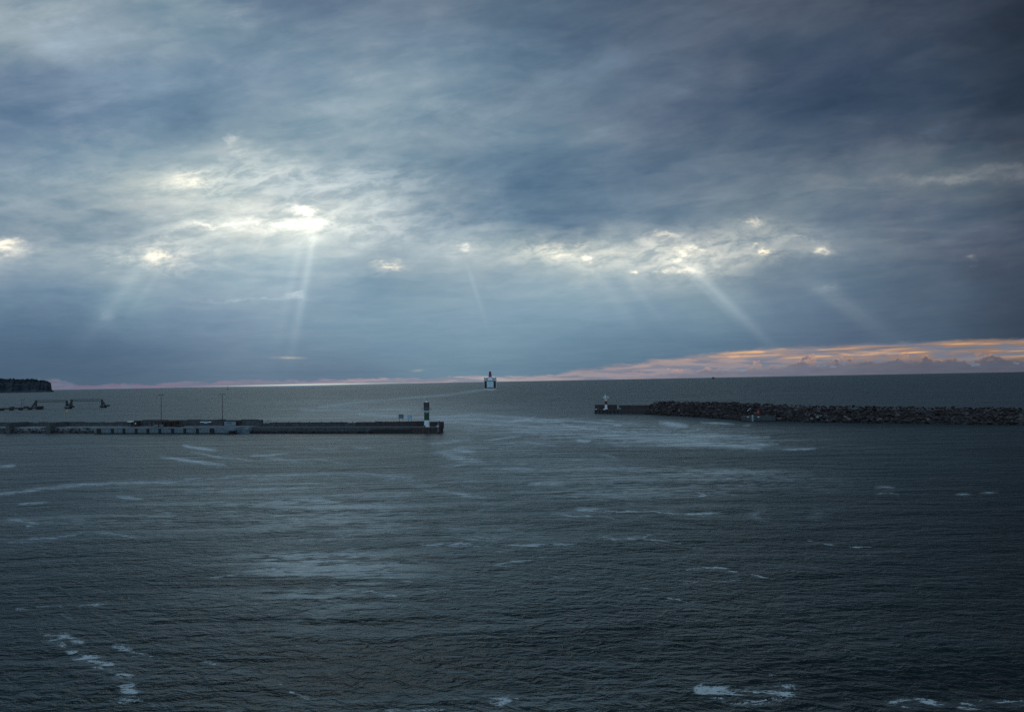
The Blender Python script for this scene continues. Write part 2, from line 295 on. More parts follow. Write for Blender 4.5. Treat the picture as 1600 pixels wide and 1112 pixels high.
# ------------------------------------------------------------------ mesh helpers
class MB:
    def __init__(s): s.b = bmesh.new()
    def box(s, x0, x1, y0, y1, z0, z1, taper=0, bev=0):
        vs = []
        for z, k in ((z0, 0), (z1, taper)):
            vs += [s.b.verts.new(p) for p in ((x0 + k, y0 + k, z), (x1 - k, y0 + k, z), (x1 - k, y1 - k, z), (x0 + k, y1 - k, z))]
        fs = [s.b.faces.new([vs[i] for i in f]) for f in ((0, 3, 2, 1), (4, 5, 6, 7), (0, 1, 5, 4), (1, 2, 6, 5), (2, 3, 7, 6), (3, 0, 4, 7))]
        if bev:
            es = list({e for f in fs for e in f.edges}); bmesh.ops.bevel(s.b, geom=es, offset=bev, segments=1, affect='EDGES')
        return s
    def lathe(s, prof, n=24, cx=0, cy=0):
        rings = []
        for r, z in prof:
            rings.append([s.b.verts.new((cx + r * math.cos(2 * math.pi * i / n), cy + r * math.sin(2 * math.pi * i / n), z)) for i in range(n)] if r > 1e-6 else [s.b.verts.new((cx, cy, z))])
        for a, b in zip(rings, rings[1:]):
            for i in range(n):
                j = (i + 1) % n
                if len(a) > 1 and len(b) > 1: s.b.faces.new((a[i], a[j], b[j], b[i]))
                elif len(a) > 1: s.b.faces.new((a[i], a[j], b[0]))
                elif len(b) > 1: s.b.faces.new((a[0], b[j], b[i]))
        if len(rings[0]) > 1: s.b.faces.new(rings[0][::-1])
        if len(rings[-1]) > 1: s.b.faces.new(rings[-1])
        return s
    def tube(s, p, q, r=.05, n=6, r2=None):
        p = Vector(p); q = Vector(q); d = (q - p).normalized(); a = d.orthogonal().normalized(); b = d.cross(a); r2 = r2 or r
        A = [s.b.verts.new(p + (a * math.cos(t) + b * math.sin(t)) * r) for t in [2 * math.pi * i / n for i in range(n)]]
        B = [s.b.verts.new(q + (a * math.cos(t) + b * math.sin(t)) * r2) for t in [2 * math.pi * i / n for i in range(n)]]
        for i in range(n): s.b.faces.new((A[i], A[(i + 1) % n], B[(i + 1) % n], B[i]))
        s.b.faces.new(A[::-1]); s.b.faces.new(B); return s
    def prism(s, poly, z0, z1, topscale=None):
        A = [s.b.verts.new((x, y, z0)) for x, y in poly]; B = [s.b.verts.new((x, y, z1)) for x, y in (topscale or poly)]
        n = len(poly)
        for i in range(n): s.b.faces.new((A[i], A[(i + 1) % n], B[(i + 1) % n], B[i]))
        s.b.faces.new(A[::-1]); s.b.faces.new(B); return s
    def build(s, name, m, parent=None, loc=None, rz=0, smooth=False, **tags):
        bmesh.ops.recalc_face_normals(s.b, faces=s.b.faces)
        me = bpy.data.meshes.new(name); s.b.to_mesh(me); s.b.free(); me.materials.append(m)
        if smooth:
            for p in me.polygons: p.use_smooth = True
        o = bpy.data.objects.new(name, me); COL.objects.link(o)
        if parent: o.parent = parent
        if loc is not None: o.location = loc
        if rz: o.rotation_euler[2] = rz
        for k, v_ in tags.items(): o[k] = v_
        return o
def thing(name, label, cat, loc=(0, 0, 0), rz=0, group=None):
    o = bpy.data.objects.new(name, None); COL.objects.link(o); o.empty_display_size = .5
    o.location = loc; o.rotation_euler[2] = rz; o['label'] = label; o['category'] = cat
    if group: o['group'] = group
    return o
def copy_tree(o, parent=None):
    c = o.copy(); COL.objects.link(c)
    if parent: c.parent = parent
    for ch in list(o.children): copy_tree(ch, c)
    return c
class Frame:  # s along A->B, t away from the viewer
    def __init__(s, A, B):
        s.A = Vector((A.x, A.y, 0)); e = (Vector((B.x, B.y, 0)) - s.A); s.len = e.length; s.e = e.normalized()
        s.n = Vector((-s.e.y, s.e.x, 0)); s.rz = math.atan2(s.e.y, s.e.x)
    def w(s, a, t, z=0): return s.A + s.e * a + s.n * t + Vector((0, 0, z))
    def px(s, x, y, t=0):   # where a sight line meets the upright plane at depth t
        d = ray(x, y); P0 = s.A + s.n * t; k = (P0 - Vector((0, 0, H))).dot(s.n) / d.dot(s.n)
        q = Vector((0, 0, H)) + d * k - P0
        return q.dot(s.e), q.z + 0.0
# ------------------------------------------------------------------ sea
def px_of(X, Y, Z):
    d = np.stack([X, Y, Z - H], -1); a = d @ np.array(rr); b = d @ np.array(uu); c = d @ np.array(fw)
    c = np.where(c > .1, c, .1); return 800 + F * a / c, 556 - F * b / c
def seg_d(px, py, pts):
    best = np.full(px.shape, 1e9)
    for (x0, y0), (x1, y1) in zip(pts, pts[1:]):
        dx, dy = x1 - x0, y1 - y0; t = np.clip(((px - x0) * dx + (py - y0) * dy) / (dx * dx + dy * dy + 1e-9), 0, 1)
        best = np.minimum(best, np.hypot(px - x0 - t * dx, (py - y0 - t * dy)))
    return best
FOAM_LINES = [ # points, half width px, strength, texture 1=broken
 ([(0,771),(60,762),(130,757),(220,753),(330,748),(430,743),(520,741),(590,742),(640,747)],2.6,.30),
 ([(590,744),(640,748),(655,757),(645,768),(620,774)],7,.24),
 ([(180,776),(222,778)],2.2,.55),([(0,812),(30,814),(62,821),(40,824)],2.6,.38),([(0,842),(60,840),(130,833),(215,838)],2.2,.26),
 ([(130,838),(260,838),(400,842)],1.8,.16),([(0,730),(20,728)],2,.5),
 ([(905,796),(960,797),(1020,798),(1060,804),(1095,805)],1.5,.5),([(1060,804),(1128,801)],2.2,.38),([(1092,767),(1104,773),(1094,776)],2.0,.62),([(1096,769),(1150,770)],1.3,.3),
 ([(850,776),(915,777)],2,.3),([(660,851),(720,850),(800,850),(840,851)],2,.42),([(770,884),(800,880),(830,873),(855,868)],3.2,.42),
 ([(800,672),(900,679),(1000,684),(1100,692),(1190,700)],3,.20),([(1225,702),(1272,701)],1.3,.26),([(1140,696),(1215,694)],1.5,.4),
 ([(680,706),(720,700),(760,699)],2,.28),([(690,708),(715,716),(755,721)],3.5,.30),([(700,713),(740,716)],5,.22),
 ([(560,648),(640,652),(760,650),(860,656),(960,662)],1.6,.30),([(690,660),(800,664),(900,672)],2.0,.28),([(850,664),(980,676),(1100,680),(1200,684)],3,.22),
 ([(500,636),(560,628),(640,621),(700,617),(745,610)],1.8,.24),([(757,607.6),(766,608.2),(775,607.6)],.7,.8),([(735,611),(750,609.5),(760,608.5)],1.2,.3),([(640,640),(560,642),(470,640)],2.0,.18),
 ([(560,632),(500,640),(470,648)],2.5,.14),([(680,652),(740,648),(820,652)],2,.25),
 ([(700,655),(800,657),(880,660)],1.6,.3),([(760,668),(880,672)],1.5,.24),
 ([(1370,771),(1400,770),(1410,772)],1.6,.3),([(1490,771),(1514,772)],1.6,.3),([(1532,770),(1560,768)],1.5,.2),([(1370,760),(1400,761)],1.6,.3),
 ([(25,952),(60,948),(110,944),(170,943)],2.5,.34),([(85,955),(115,967)],2.5,.3),([(70,990),(105,992),(125,1002)],4,.40),
 ([(120,1026),(150,1034),(172,1040),(188,1052),(196,1066),(204,1082)],11,.52),([(60,985),(90,1000),(125,1026)],5,.30),([(204,1082),(225,1098),(270,1108)],6,.3),([(180,1012),(210,1018),(235,1023)],5,.40),([(320,1030),(350,1045),(375,1055)],5,.2),
 ([(190,1098),(240,1104),(280,1110)],4,.40),([(400,1066),(440,1068)],3,.3),([(450,1078),(482,1089)],2.5,.4),
 ([(600,1112),(640,1109),(700,1108),(760,1101)],2.6,.50),([(765,1094),(785,1090),(808,1089)],5,.8),([(770,1098),(800,1092)],4,.7),([(800,1089),(830,1085)],1.5,.5),([(852,1086),(868,1086)],2.2,.85),
 ([(1098,1079),(1130,1085),(1180,1087),(1228,1081)],10,.62),([(1125,1084),(1150,1088)],6,.7),([(1190,1086),(1228,1081)],4,.95),([(1110,1076),(1150,1080)],4,.55),([(1200,1083),(1228,1082)],4,.9),
 ([(1385,1096),(1440,1095),(1500,1099),(1560,1099),(1600,1098),(1680,1096)],4.5,.72),([(1410,1102),(1440,1101)],3.5,.62),([(1505,1104),(1535,1105)],3.5,.55),
 ([(620,800),(660,808),(720,812)],2.2,.2),([(1200,1054),(1210,1055)],2,.25),([(600,930),(640,922),(630,945)],6,.18),([(290,925),(340,918)],4,.18),
 ([(400,722),(480,724)],3,.10),([(900,730),(1000,733)],3,.12)]
SLICK_SHEEN = [ # aerated water, plus sun sheen painted as pale patches left of centre: cx, cy, rx, ry, amount
 (1000,678,190,13,.95),(1130,692,110,9,.9),(900,668,150,8,.7),(1050,690,90,6,.6),(480,812,150,26,.5),(510,880,130,24,.5),(440,895,50,8,.4),(490,935,80,26,.55),(520,960,210,60,.14),(700,760,260,60,.14),(330,790,150,28,.4),(430,762,200,14,.45),(560,790,120,12,.4),
 (1120,738,120,10,.75),(1090,760,170,18,.45),(1230,752,90,9,.35),(900,735,150,20,.4),(960,770,120,12,.35),(780,700,130,16,.35),(620,650,160,9,.5),(640,638,180,8,.5),(560,628,150,5,.4),(450,870,80,10,.55),(600,905,80,20,.3),(240,815,70,14,.4),(560,860,160,50,.25),(110,815,100,16,.3),(760,830,140,14,.22),(1000,800,160,12,.25),(700,660,160,8,.4),(860,655,140,6,.4)]
def build_sea():
    az = np.concatenate([np.linspace(-180, -50, 40, endpoint=False), np.linspace(-50, 50, 1150), np.linspace(50, 180, 40)[1:-1]]) * math.pi / 180
    dep = np.concatenate([[60, 45, 35, 30], np.linspace(27, 6, 330), np.linspace(6, .9, 130)[1:], np.geomspace(.9, .012, 42)[1:]]) * math.pi / 180
    R = H / np.tan(dep); R = np.concatenate([[R[0] * .2], R])
    A, RR = np.meshgrid(az, R)
    X = RR * np.sin(A); Y = RR * np.cos(A); Z = np.zeros_like(X)
    Yf = np.where(Y > 1, Y, 1e9)
    px, py = px_of(X, np.where(Y > 1, Y, 1.0), Z); ok = Y > 1
    RND = random.Random(21); EXTRA = []
    for k in range(105):
        y_ = 655 + 300 * RND.random() ** 1.7; x_ = 700 + RND.gauss(0, 250); L_ = RND.uniform(18, 110) * (.6 + (y_ - 640) / 300); b_ = RND.uniform(-.16, .16); c_ = RND.uniform(-.10, .10)
        if y_ < 690 and (x_ < 700 or x_ > 1250): continue
        EXTRA.append(([(x_ + L_ * q, y_ + L_ * (b_ * q + c_ * q * q)) for q in (-.5, -.25, 0, .25, .5)], RND.uniform(1.0, 2.4), RND.choice((.16, .2, .28, .38, .5))))
    foam = np.zeros_like(X); slick_sheen = np.zeros_like(X)
    # low frequency wobble of the foam outlines
    def wob(a, b, s, seed):
        r = np.random.default_rng(seed); o = 0
        for k in range(5): f = s * (1.7 ** k); p = r.uniform(0, 6.28, 4); o = o + (np.sin(a * f + p[0] + 1.3 * np.sin(b * f * 2.1 + p[1])) + np.sin(b * f * 2.3 + p[2] + np.sin(a * f * .7 + p[3]))) / (1.5 ** k)
        return o / 4
    wx = px + 9 * wob(px, py, .035, 1) * np.clip((py - 610) / 90, .03, 1); wy = py + 2.4 * wob(px, py, .035, 2) * np.clip((py - 600) / 120, .12, 2.2)
    for pts, w, st in FOAM_LINES + EXTRA:
        w2 = w * (1 + .5 * wob(px, py, .02, int(abs(pts[0][0])) + 5))
        st = st * (2.3 if pts[0][1] < 720 else 1.8 if pts[0][1] < 860 else 1.1 if pts[0][1] > 1079 else 1.4)
        ln_ = np.hypot(pts[0][0] - pts[-1][0], pts[0][1] - pts[-1][1]) / 2; mx_ = (min(p[0] for p in pts) + max(p[0] for p in pts)) / 2
        st = st * np.clip(1.35 - np.abs(wx - mx_) / max(ln_, 1) , .0, 1) ** .7 if ln_ < 80 and 600 < pts[0][1] < 900 else st
        foam = np.maximum(foam, st * np.exp(-(seg_d(wx, wy, pts) / np.maximum(w2, w * .4)) ** 2 * .8))
    for cx, cy, rx, ry, a in SLICK_SHEEN:
        slick_sheen += a * np.exp(-((wx - cx) / rx) ** 2 - ((wy - cy) / ry) ** 2)
    # sunlight on the far sea, painted as a strip of foam colour
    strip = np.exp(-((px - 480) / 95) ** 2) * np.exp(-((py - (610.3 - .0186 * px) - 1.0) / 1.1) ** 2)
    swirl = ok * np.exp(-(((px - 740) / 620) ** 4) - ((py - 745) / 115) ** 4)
    foam *= ok; slick_sheen *= ok; strip *= ok
    nr, na = X.shape
    me = bpy.data.meshes.new('sea'); co = np.stack([X, Y, Z], -1).reshape(-1, 3)
    idx = np.arange(nr * na).reshape(nr, na); nx = np.roll(idx, -1, axis=1)
    q = np.stack([idx[:-1], nx[:-1], nx[1:], idx[1:]], -1).reshape(-1, 4)[:, ::-1]
    me.vertices.add(len(co)); me.vertices.foreach_set('co', co.ravel().astype(np.float32))
    me.loops.add(q.size); me.loops.foreach_set('vertex_index', q.ravel().astype(np.int32))
    me.polygons.add(len(q)); me.polygons.foreach_set('loop_start', (np.arange(len(q)) * 4).astype(np.int32)); me.polygons.foreach_set('loop_total', np.full(len(q), 4, np.int32))
    me.update(calc_edges=True)
    for nm, arr in (('foam', foam), ('slick_sheen', slick_sheen), ('strip', strip), ('swirl', swirl)):
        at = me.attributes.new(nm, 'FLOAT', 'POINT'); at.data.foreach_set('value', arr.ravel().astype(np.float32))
    o = bpy.data.objects.new('sea', me); COL.objects.link(o); o['kind'] = 'structure'
    M = bpy.data.materials.new('sea water'); M.use_nodes = True; me.materials.append(M)
    g = G(M.node_tree); g.N.clear()
    pos = g.n('ShaderNodeNewGeometry').outputs['Position']
    def attr(n): return g.n('ShaderNodeAttribute', attribute_name=n).outputs['Fac']
    fo, sk, st = attr('foam'), attr('slick_sheen'), attr('strip')
    ev = g.n('ShaderNodeVectorRotate', rotation_type='Z_AXIS'); g.L.new(pos, ev.inputs[0]); ev.inputs['Angle'].default_value = .25
    p1 = g.v('MULTIPLY', ev.outputs[0], (.9, 1.3, 1))
    r_ = g.v('LENGTH', pos)
    big = g.noise(p1, .13, 3, .55, .5)
    mid = g.noise(p1, .85, 4, .55, .9)
    sml = g.noise(g.v('MULTIPLY', pos, (1, 1.6, 1)), 2.4, 2, .55, .4)
    vast = g.noise(g.v('MULTIPLY', pos, (.02, .045, 1)), 1, 5, .6, .5)
    gust = g.noise(g.v('MULTIPLY', pos, (.006, .02, 1)), 1, 5, .6, .6)
    gust2 = g.noise(g.v('MULTIPLY', pos, (.03, .12, 1)), 1, 5, .6, .4)
    gs = g.sm(g.m('ADD', g.m('MULTIPLY', gust, .55), g.m('MULTIPLY', gust2, .45)), .38, .62)
    h = g.m('MULTIPLY', big, g.m('MULTIPLY', g.sm(r_, 250, 1500, 1, .9), WB))
    h = g.m('ADD', h, g.m('MULTIPLY', mid, g.m('MULTIPLY', g.sm(r_, 90, 500, 1, .9), WM)))
    h = g.m('ADD', h, g.m('MULTIPLY', sml, g.m('MULTIPLY', g.sm(r_, 45, 300, 1, .3), WS)))
    h = g.m('ADD', h, g.m('MULTIPLY', vast, g.sm(r_, 200, 700, 0, 3.2)))
    bn = g.n('ShaderNodeBump'); bn.inputs['Strength'].default_value = 1.0; bn.inputs['Distance'].default_value = 1.0
    if 'Filter Width' in bn.inputs: bn.inputs['Filter Width'].default_value = .1
    g.L.new(g.m('MULTIPLY', h, g.sm(gs, 0, 1, .58, 1.2)), bn.inputs['Height'])
    stk = g.noise(g.v('MULTIPLY', pos, (.035, .30, 1)), 1, 6, .68, .8)
    fine = g.noise(g.v('MULTIPLY', pos, (.4, 1.2, 1)), 1, 4, .65, .5)
    ski = g.m('MULTIPLY', sk, g.sm(g.m('ADD', g.m('MULTIPLY', stk, .55), g.m('MULTIPLY', fine, .45)), .455, .565))
    rough = g.m('ADD', g.sm(r_, 40, 450, .18, .34), g.m('MULTIPLY', gs, .05))
    deep = g.mix(gs, (.0030, .0085, .0085), (.0060, .0150, .0145))
    deep = g.mix(g.m('MINIMUM', g.m('MULTIPLY', ski, 1.3), 1.0), deep, (.36, .385, .375))  # aerated water and painted sheen, both as a paler diffuse colour
    wd = g.n('ShaderNodeBsdfDiffuse'); g.set(wd.inputs[0], deep)
    wg = g.n('ShaderNodeBsdfGlossy'); wg.inputs[0].default_value = (.86, .96, .995, 1); g.set(wg.inputs['Roughness'], rough)
    g.L.new(bn.outputs[0], wg.inputs['Normal']); g.L.new(bn.outputs[0], wd.inputs['Normal'])
    # mean reflectance of a wind-roughened sea stays far below 1 at grazing angles
    inc = g.n('ShaderNodeNewGeometry').outputs['Incoming']
    cth = g.m('MAXIMUM', g.v('DOT_PRODUCT', inc, bn.outputs[0]), 0.0)
    fz = g.m('MULTIPLY_ADD', g.m('POWER', g.m('SUBTRACT', 1.0, cth), 4.3), .34, .018)
    wat = g.n('ShaderNodeMixShader'); g.L.new(fz, wat.inputs[0]); g.L.new(wd.outputs[0], wat.inputs[1]); g.L.new(wg.outputs[0], wat.inputs[2])
    fd = g.n('ShaderNodeBsdfDiffuse'); fd.inputs[0].default_value = (.62, .68, .70, 1)
    # break the foam up with wave-sized noise
    nb = g.noise(g.v('MULTIPLY', pos, (1.1, 2.3, 1)), 1.25, 4, .6, 1.8)
    nb2 = g.noise(g.v('MULTIPLY', pos, (.42, 1.0, 1)), 1, 5, .65, 1.0)
    rdg = g.m('SUBTRACT', 1.0, g.m('MULTIPLY', g.m('ABSOLUTE', g.m('SUBTRACT', nb, .5)), 8.0), clamp=True)
    tex = g.m('ADD', g.m('MULTIPLY', rdg, .55), g.m('MULTIPLY', g.sm(nb2, .34, .66), .45))
    fo = g.m('MULTIPLY', fo, g.sm(nb2, .38, .60, .45, 1.25))
    thr = g.m('MULTIPLY_ADD', g.m('MINIMUM', fo, .9), -.68, 1.0)
    fm = g.m('MULTIPLY', g.sm(tex, thr, g.m('ADD', thr, .09)), g.sm(fo, .15, .8, .50, .66))
    fm = g.m('MULTIPLY', fm, g.sm(fo, .02, .12))
    sw = attr('swirl')
    cur = g.noise(g.v('MULTIPLY', pos, (.022, .050, 1)), 1, 4, .5, 1.5)
    cl = g.m('SUBTRACT', 1.0, g.m('MULTIPLY', g.m('ABSOLUTE', g.m('SUBTRACT', cur, .5)), 26.0), clamp=True)
    cl = g.m('MULTIPLY', g.m('MULTIPLY', cl, cl), g.m('MULTIPLY', sw, g.sm(g.noise(g.v('MULTIPLY', pos, (.015, .03, 1)), 1, 2, .5), .45, .62)))
    base = g.m('MULTIPLY', g.m('MULTIPLY', fo, g.sm(r_, 60, 190, .12, 1.0)), g.sm(g.m('ADD', g.m('MULTIPLY', stk, .5), g.m('MULTIPLY', nb, .5)), .43, .57))
    base = g.m('ADD', base, g.m('MULTIPLY', cl, g.m('MULTIPLY', g.sm(g.m('ADD', g.m('MULTIPLY', stk, .5), g.m('MULTIPLY', nb, .5)), .43, .57), .38)))
    fm = g.m('MAXIMUM', fm, base)
    fm = g.m('MAXIMUM', fm, g.m('MULTIPLY', st, .95))  # far sunlight painted in with the white foam colour
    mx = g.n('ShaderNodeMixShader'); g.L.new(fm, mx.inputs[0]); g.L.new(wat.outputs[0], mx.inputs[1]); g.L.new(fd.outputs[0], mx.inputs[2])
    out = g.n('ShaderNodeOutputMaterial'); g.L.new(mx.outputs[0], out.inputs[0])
    return o
WB, WM, WS = .85, .47, .07
build_sea()
# ------------------------------------------------------------------ headland
def headland():
    D0 = gp(80, 612.3); y0 = D0.y; x1 = D0.x + 18
    nx, nh = 150, 12
    bm = bmesh.new(); rows = []
    xs = np.linspace(x1, x1 - 1750, nx)
    r = random.Random(3)
    jit = [r.uniform(-1, 1) for _ in range(nx)]
    for i, x in enumerate(xs):
        t = (x1 - x)
        top = 80 * min(1, (t / 60) ** .35) if t < 60 else 80 + 9 * min(1, (t - 60) / 200) + 2 * math.sin(t / 47)
        if t < 22: top = 5 + t * .25
        elif t < 34: top = 12 + (t - 22) * 5.2
        base = y0 + 40 * math.sin(t / 130) + 10 * jit[i]
        col = []
        for k in range(nh + 1):
            f = k / nh; z = -2 + (top + 2) * f
            out = (14 if t > 22 else 0) * max(0, 1 - f * 5) * 2 + r.uniform(-5, 5) * (0 < k) - 4 * math.sin(f * 9)
            talus = 30 * max(0, .45 - f) * (1 if t > 60 else .3)
            col.append(bm.verts.new((x + r.uniform(-2, 2), base - out - talus + f * 8, z)))
        k2 = (base + 300) / (base - 30); col.append(bm.verts.new((x * k2 - 25, base + 300, top + 1))); col.append(bm.verts.new((x * k2 - 30, base + 310, -2)))
        rows.append(col)
    for a, b in zip(rows, rows[1:]):
        for k in range(len(a) - 1): bm.faces.new((a[k], a[k + 1], b[k + 1], b[k]))
    bm.faces.new(rows[0])
    t = thing('headland', 'dark cliff headland with trees on top at far left horizon', 'headland', (x1 - 300, y0, 0)); t['kind'] = 'structure'
    mb = MB(); mb.b.free(); mb.b = bm
    o = mb.build('cliff', cliff_rock, t, loc=(-(x1 - 300), -y0, 0))
    w = MB()
    for i in range(900):
        tt = r.uniform(36, 1700) if i > 260 else r.uniform(36, 420); x = x1 - tt
        i2 = min(nx - 1, int(tt / 1750 * nx)); top = 80 + 9 * min(1, max(0, tt - 60) / 200) + 2 * math.sin(tt / 47)
        if tt < 60: top = 74
        yy = y0 + 40 * math.sin(tt / 130) + r.uniform(8, 120); x = x * yy / (y0 - 10); hh = r.uniform(4, 12) if tt > 110 else r.uniform(2, 5); hh *= 1.5 if r.random() < .12 else 1; rad = hh * r.uniform(.45, .9)
        w.lathe([(rad * .7, top - 3), (rad, top + hh * .35), (rad * .75, top + hh * .7), (0, top + hh)], 6, x, yy)
    w.build('trees', forest, t, loc=(-(x1 - 300), -y0, 0), kind='stuff')
headland()
# ------------------------------------------------------------------ rocks
def rock_mesh(seed, n=16, flat=.8):
    r = random.Random(seed); bm = bmesh.new()
    for _ in range(n):
        v_ = Vector((r.gauss(0, 1), r.gauss(0, 1), r.gauss(0, 1))).normalized() * r.uniform(.8, 1.1)
        bm.verts.new((v_.x * .6, v_.y * .5, v_.z * .5 * flat))
    res = bmesh.ops.convex_hull(bm, input=bm.verts)
    bmesh.ops.delete(bm, geom=[g_ for g_ in res['geom_interior'] if isinstance(g_, bmesh.types.BMVert)], context='VERTS')
    bmesh.ops.bevel(bm, geom=list(bm.edges), offset=.035, segments=1, affect='EDGES')
    bmesh.ops.recalc_face_normals(bm, faces=bm.faces)
    me = bpy.data.meshes.new('boulder'); bm.to_mesh(me); bm.free(); return me
ROCKS = [rock_mesh(i) for i in range(12)]
def rock_pile(name, spots, m, **tags):  # many stones joined into one mesh
    allv, allf, off = [], [], 0
    base = [(np.array([v_.co[:] for v_ in me.vertices]), [list(p.vertices) for p in me.polygons]) for me in ROCKS]
    for loc, sc, rot, k in spots:
        V, Fc = base[k]; Rm = np.array(rot.to_matrix()); P = (V * np.array(sc)) @ Rm.T + np.array(loc)
        allv.append(P); allf += [[j + off for j in f] for f in Fc]; off += len(V)
    me = bpy.data.meshes.new(name); me.from_pydata(np.concatenate(allv).tolist(), [], allf); me.update(); me.materials.append(m)
    o = bpy.data.objects.new(name, me); COL.objects.link(o)
    for k, v_ in tags.items(): o[k] = v_
    return o
from mathutils import Euler
def rrot(r): return Euler((r.uniform(-.6, .6), r.uniform(-.6, .6), r.uniform(0, 6.28)))
def right_breakwater():
    P = [gp(1004, 647), gp(1090, 652), gp(1161, 657.5), gp(1300, 660), gp(1450, 662), gp(1600, 664), gp(1760, 667), gp(2000, 672)]
    crest_px = [(1004, 627.5), (1090, 628.5), (1161, 631), (1300, 634.5), (1450, 636), (1600, 637), (1760, 639), (2000, 642)]
    segs = []; 
    for i, (a, b) in enumerate(zip(P, P[1:])): segs.append((Frame(a, b), i))
    def crest_z(i, f, t):
        zs = []
        for k in (i, i + 1):
            d = ray(*crest_px[k]); dist = math.hypot(P[k].x, P[k].y) + t; kk = dist / math.hypot(d.x, d.y); zs.append(H + d.z * kk)
        return zs[0] * (1 - f) + zs[1] * f
    # core
    bm = bmesh.new(); rows = []
    for i, p in enumerate(P):
        fr = segs[min(i, len(segs) - 1)][0]; n = fr.n
        if 0 < i < len(P) - 1: n = (segs[i - 1][0].n + segs[i][0].n).normalized()
        zc = crest_z(min(i, len(P) - 2), 0 if i < len(P) - 1 else 1, 7) - .9
        rows.append([bm.verts.new(p + n * t + Vector((0, 0, z))) for t, z in ((.8, -1.5), (.8, -.2), (5.2, zc - .4), (9, zc), (15, -1.5))])
    for a, b in zip(rows, rows[1:]):
        for k in range(4): bm.faces.new((a[k], a[k + 1], b[k + 1], b[k]))
    bm.faces.new(rows[0]); bm.faces.new(rows[-1])
    mb = MB(); mb.b.free(); mb.b = bm
    mb.build('rock_breakwater', stone, None, label='long dark core of the rock breakwater beneath its boulders at the right', category='breakwater')
    r = random.Random(5); spots = []
    for fr, i in segs:
        n = int(fr.len / .86)
        for row in range(11):
            for k in range(n):
                s_ = (k + .5 * (row % 2) + r.uniform(-.35, .35)) * .86; f = min(1, max(0, s_ / fr.len))
                zc = crest_z(i, f, 7)
                if row < 8: q = (row + .2) / 7.6; t = .6 + 5.0 * q; z = -.1 + (zc - .7) * q
                elif row < 10: t = 5.6 + (row - 7) * 1.4; z = zc - .45
                else: t = 10.8; z = zc - 1.6
                sz = r.choice((.6, .75, .9, 1.1, 1.3, 1.7)) * r.uniform(.85, 1.15)
                sz *= .86
                if row >= 8: sz = min(sz, 1.15)
                loc = fr.w(s_, t + r.uniform(-.3, .3), z + r.uniform(-.25, .25) + (r.uniform(-.1, .45) if row >= 7 else 0))
                spots.append((loc, (sz * r.uniform(.9, 1.5), sz * r.uniform(.9, 1.2), sz * r.uniform(.8, 1.15)), rrot(r), r.randrange(12), row))
    X = np.array([s[0].x for s in spots]); Y = np.array([s[0].y for s in spots]); Z = np.array([s[0].z for s in spots])
    px, py = px_of(X, Y, Z)
    score = np.array([s[1][0] * s[1][2] for s in spots]) / (X ** 2 + Y ** 2)
    vis = (px < 1598) & np.array([s[4] < 9 for s in spots]) & ~((px > 1158) & (px < 1212) & (py > 646))
    order = np.argsort(-np.where(vis, score, -1))[:290]
    chosen = set(order.tolist())
    for me in ROCKS: me.materials.clear(); me.materials.append(boulder_m)
    palem = []
    for me in ROCKS[:5]: c = me.copy(); c.materials.clear(); c.materials.append(pale_boulder_m); palem.append(c)
    for j in sorted(chosen):
        loc, sc, rot, k, _ = spots[j]
        if 1258 < px[j] < 1292 and 649 < py[j] < 660: continue
        o = bpy.data.objects.new('boulder', ROCKS[k]); COL.objects.link(o); o.location = loc; o.scale = sc; o.rotation_euler = rot
        o['label'] = 'large dark angular boulder in the face of the right breakwater'; o['category'] = 'boulder'; o['group'] = 'boulders of the right breakwater'
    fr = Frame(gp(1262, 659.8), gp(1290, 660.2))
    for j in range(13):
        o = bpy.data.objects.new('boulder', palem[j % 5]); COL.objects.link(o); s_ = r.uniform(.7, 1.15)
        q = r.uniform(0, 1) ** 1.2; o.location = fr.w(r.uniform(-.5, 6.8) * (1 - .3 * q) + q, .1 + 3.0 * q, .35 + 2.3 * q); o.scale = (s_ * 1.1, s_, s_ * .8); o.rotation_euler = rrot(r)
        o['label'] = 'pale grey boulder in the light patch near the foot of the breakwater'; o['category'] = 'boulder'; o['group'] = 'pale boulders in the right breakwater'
    rest = [s[:4] for j, s in enumerate(spots) if j not in chosen]
    rock_pile('boulders', rest, boulder_m, kind='stuff', label='mass of smaller dark boulders covering the right breakwater', category='boulders')
    # pale pole lying on the stones
    f2 = Frame(gp(1161, 657.5), gp(1300, 660)); a, z = f2.px(1168.5, 643, 3.0); b, z2 = f2.px(1172.5, 639.5, 3.4)
    p = f2.w(a, 2.6, z + .3); q = f2.w(b, 3.6, z2 + .5)
    MB().tube((0, 0, 0), q - p, .11, 7, .07).build('driftwood_pole', white, None, loc=p, label='pale driftwood pole leaning on the dark breakwater boulders', category='driftwood')
right_breakwater()
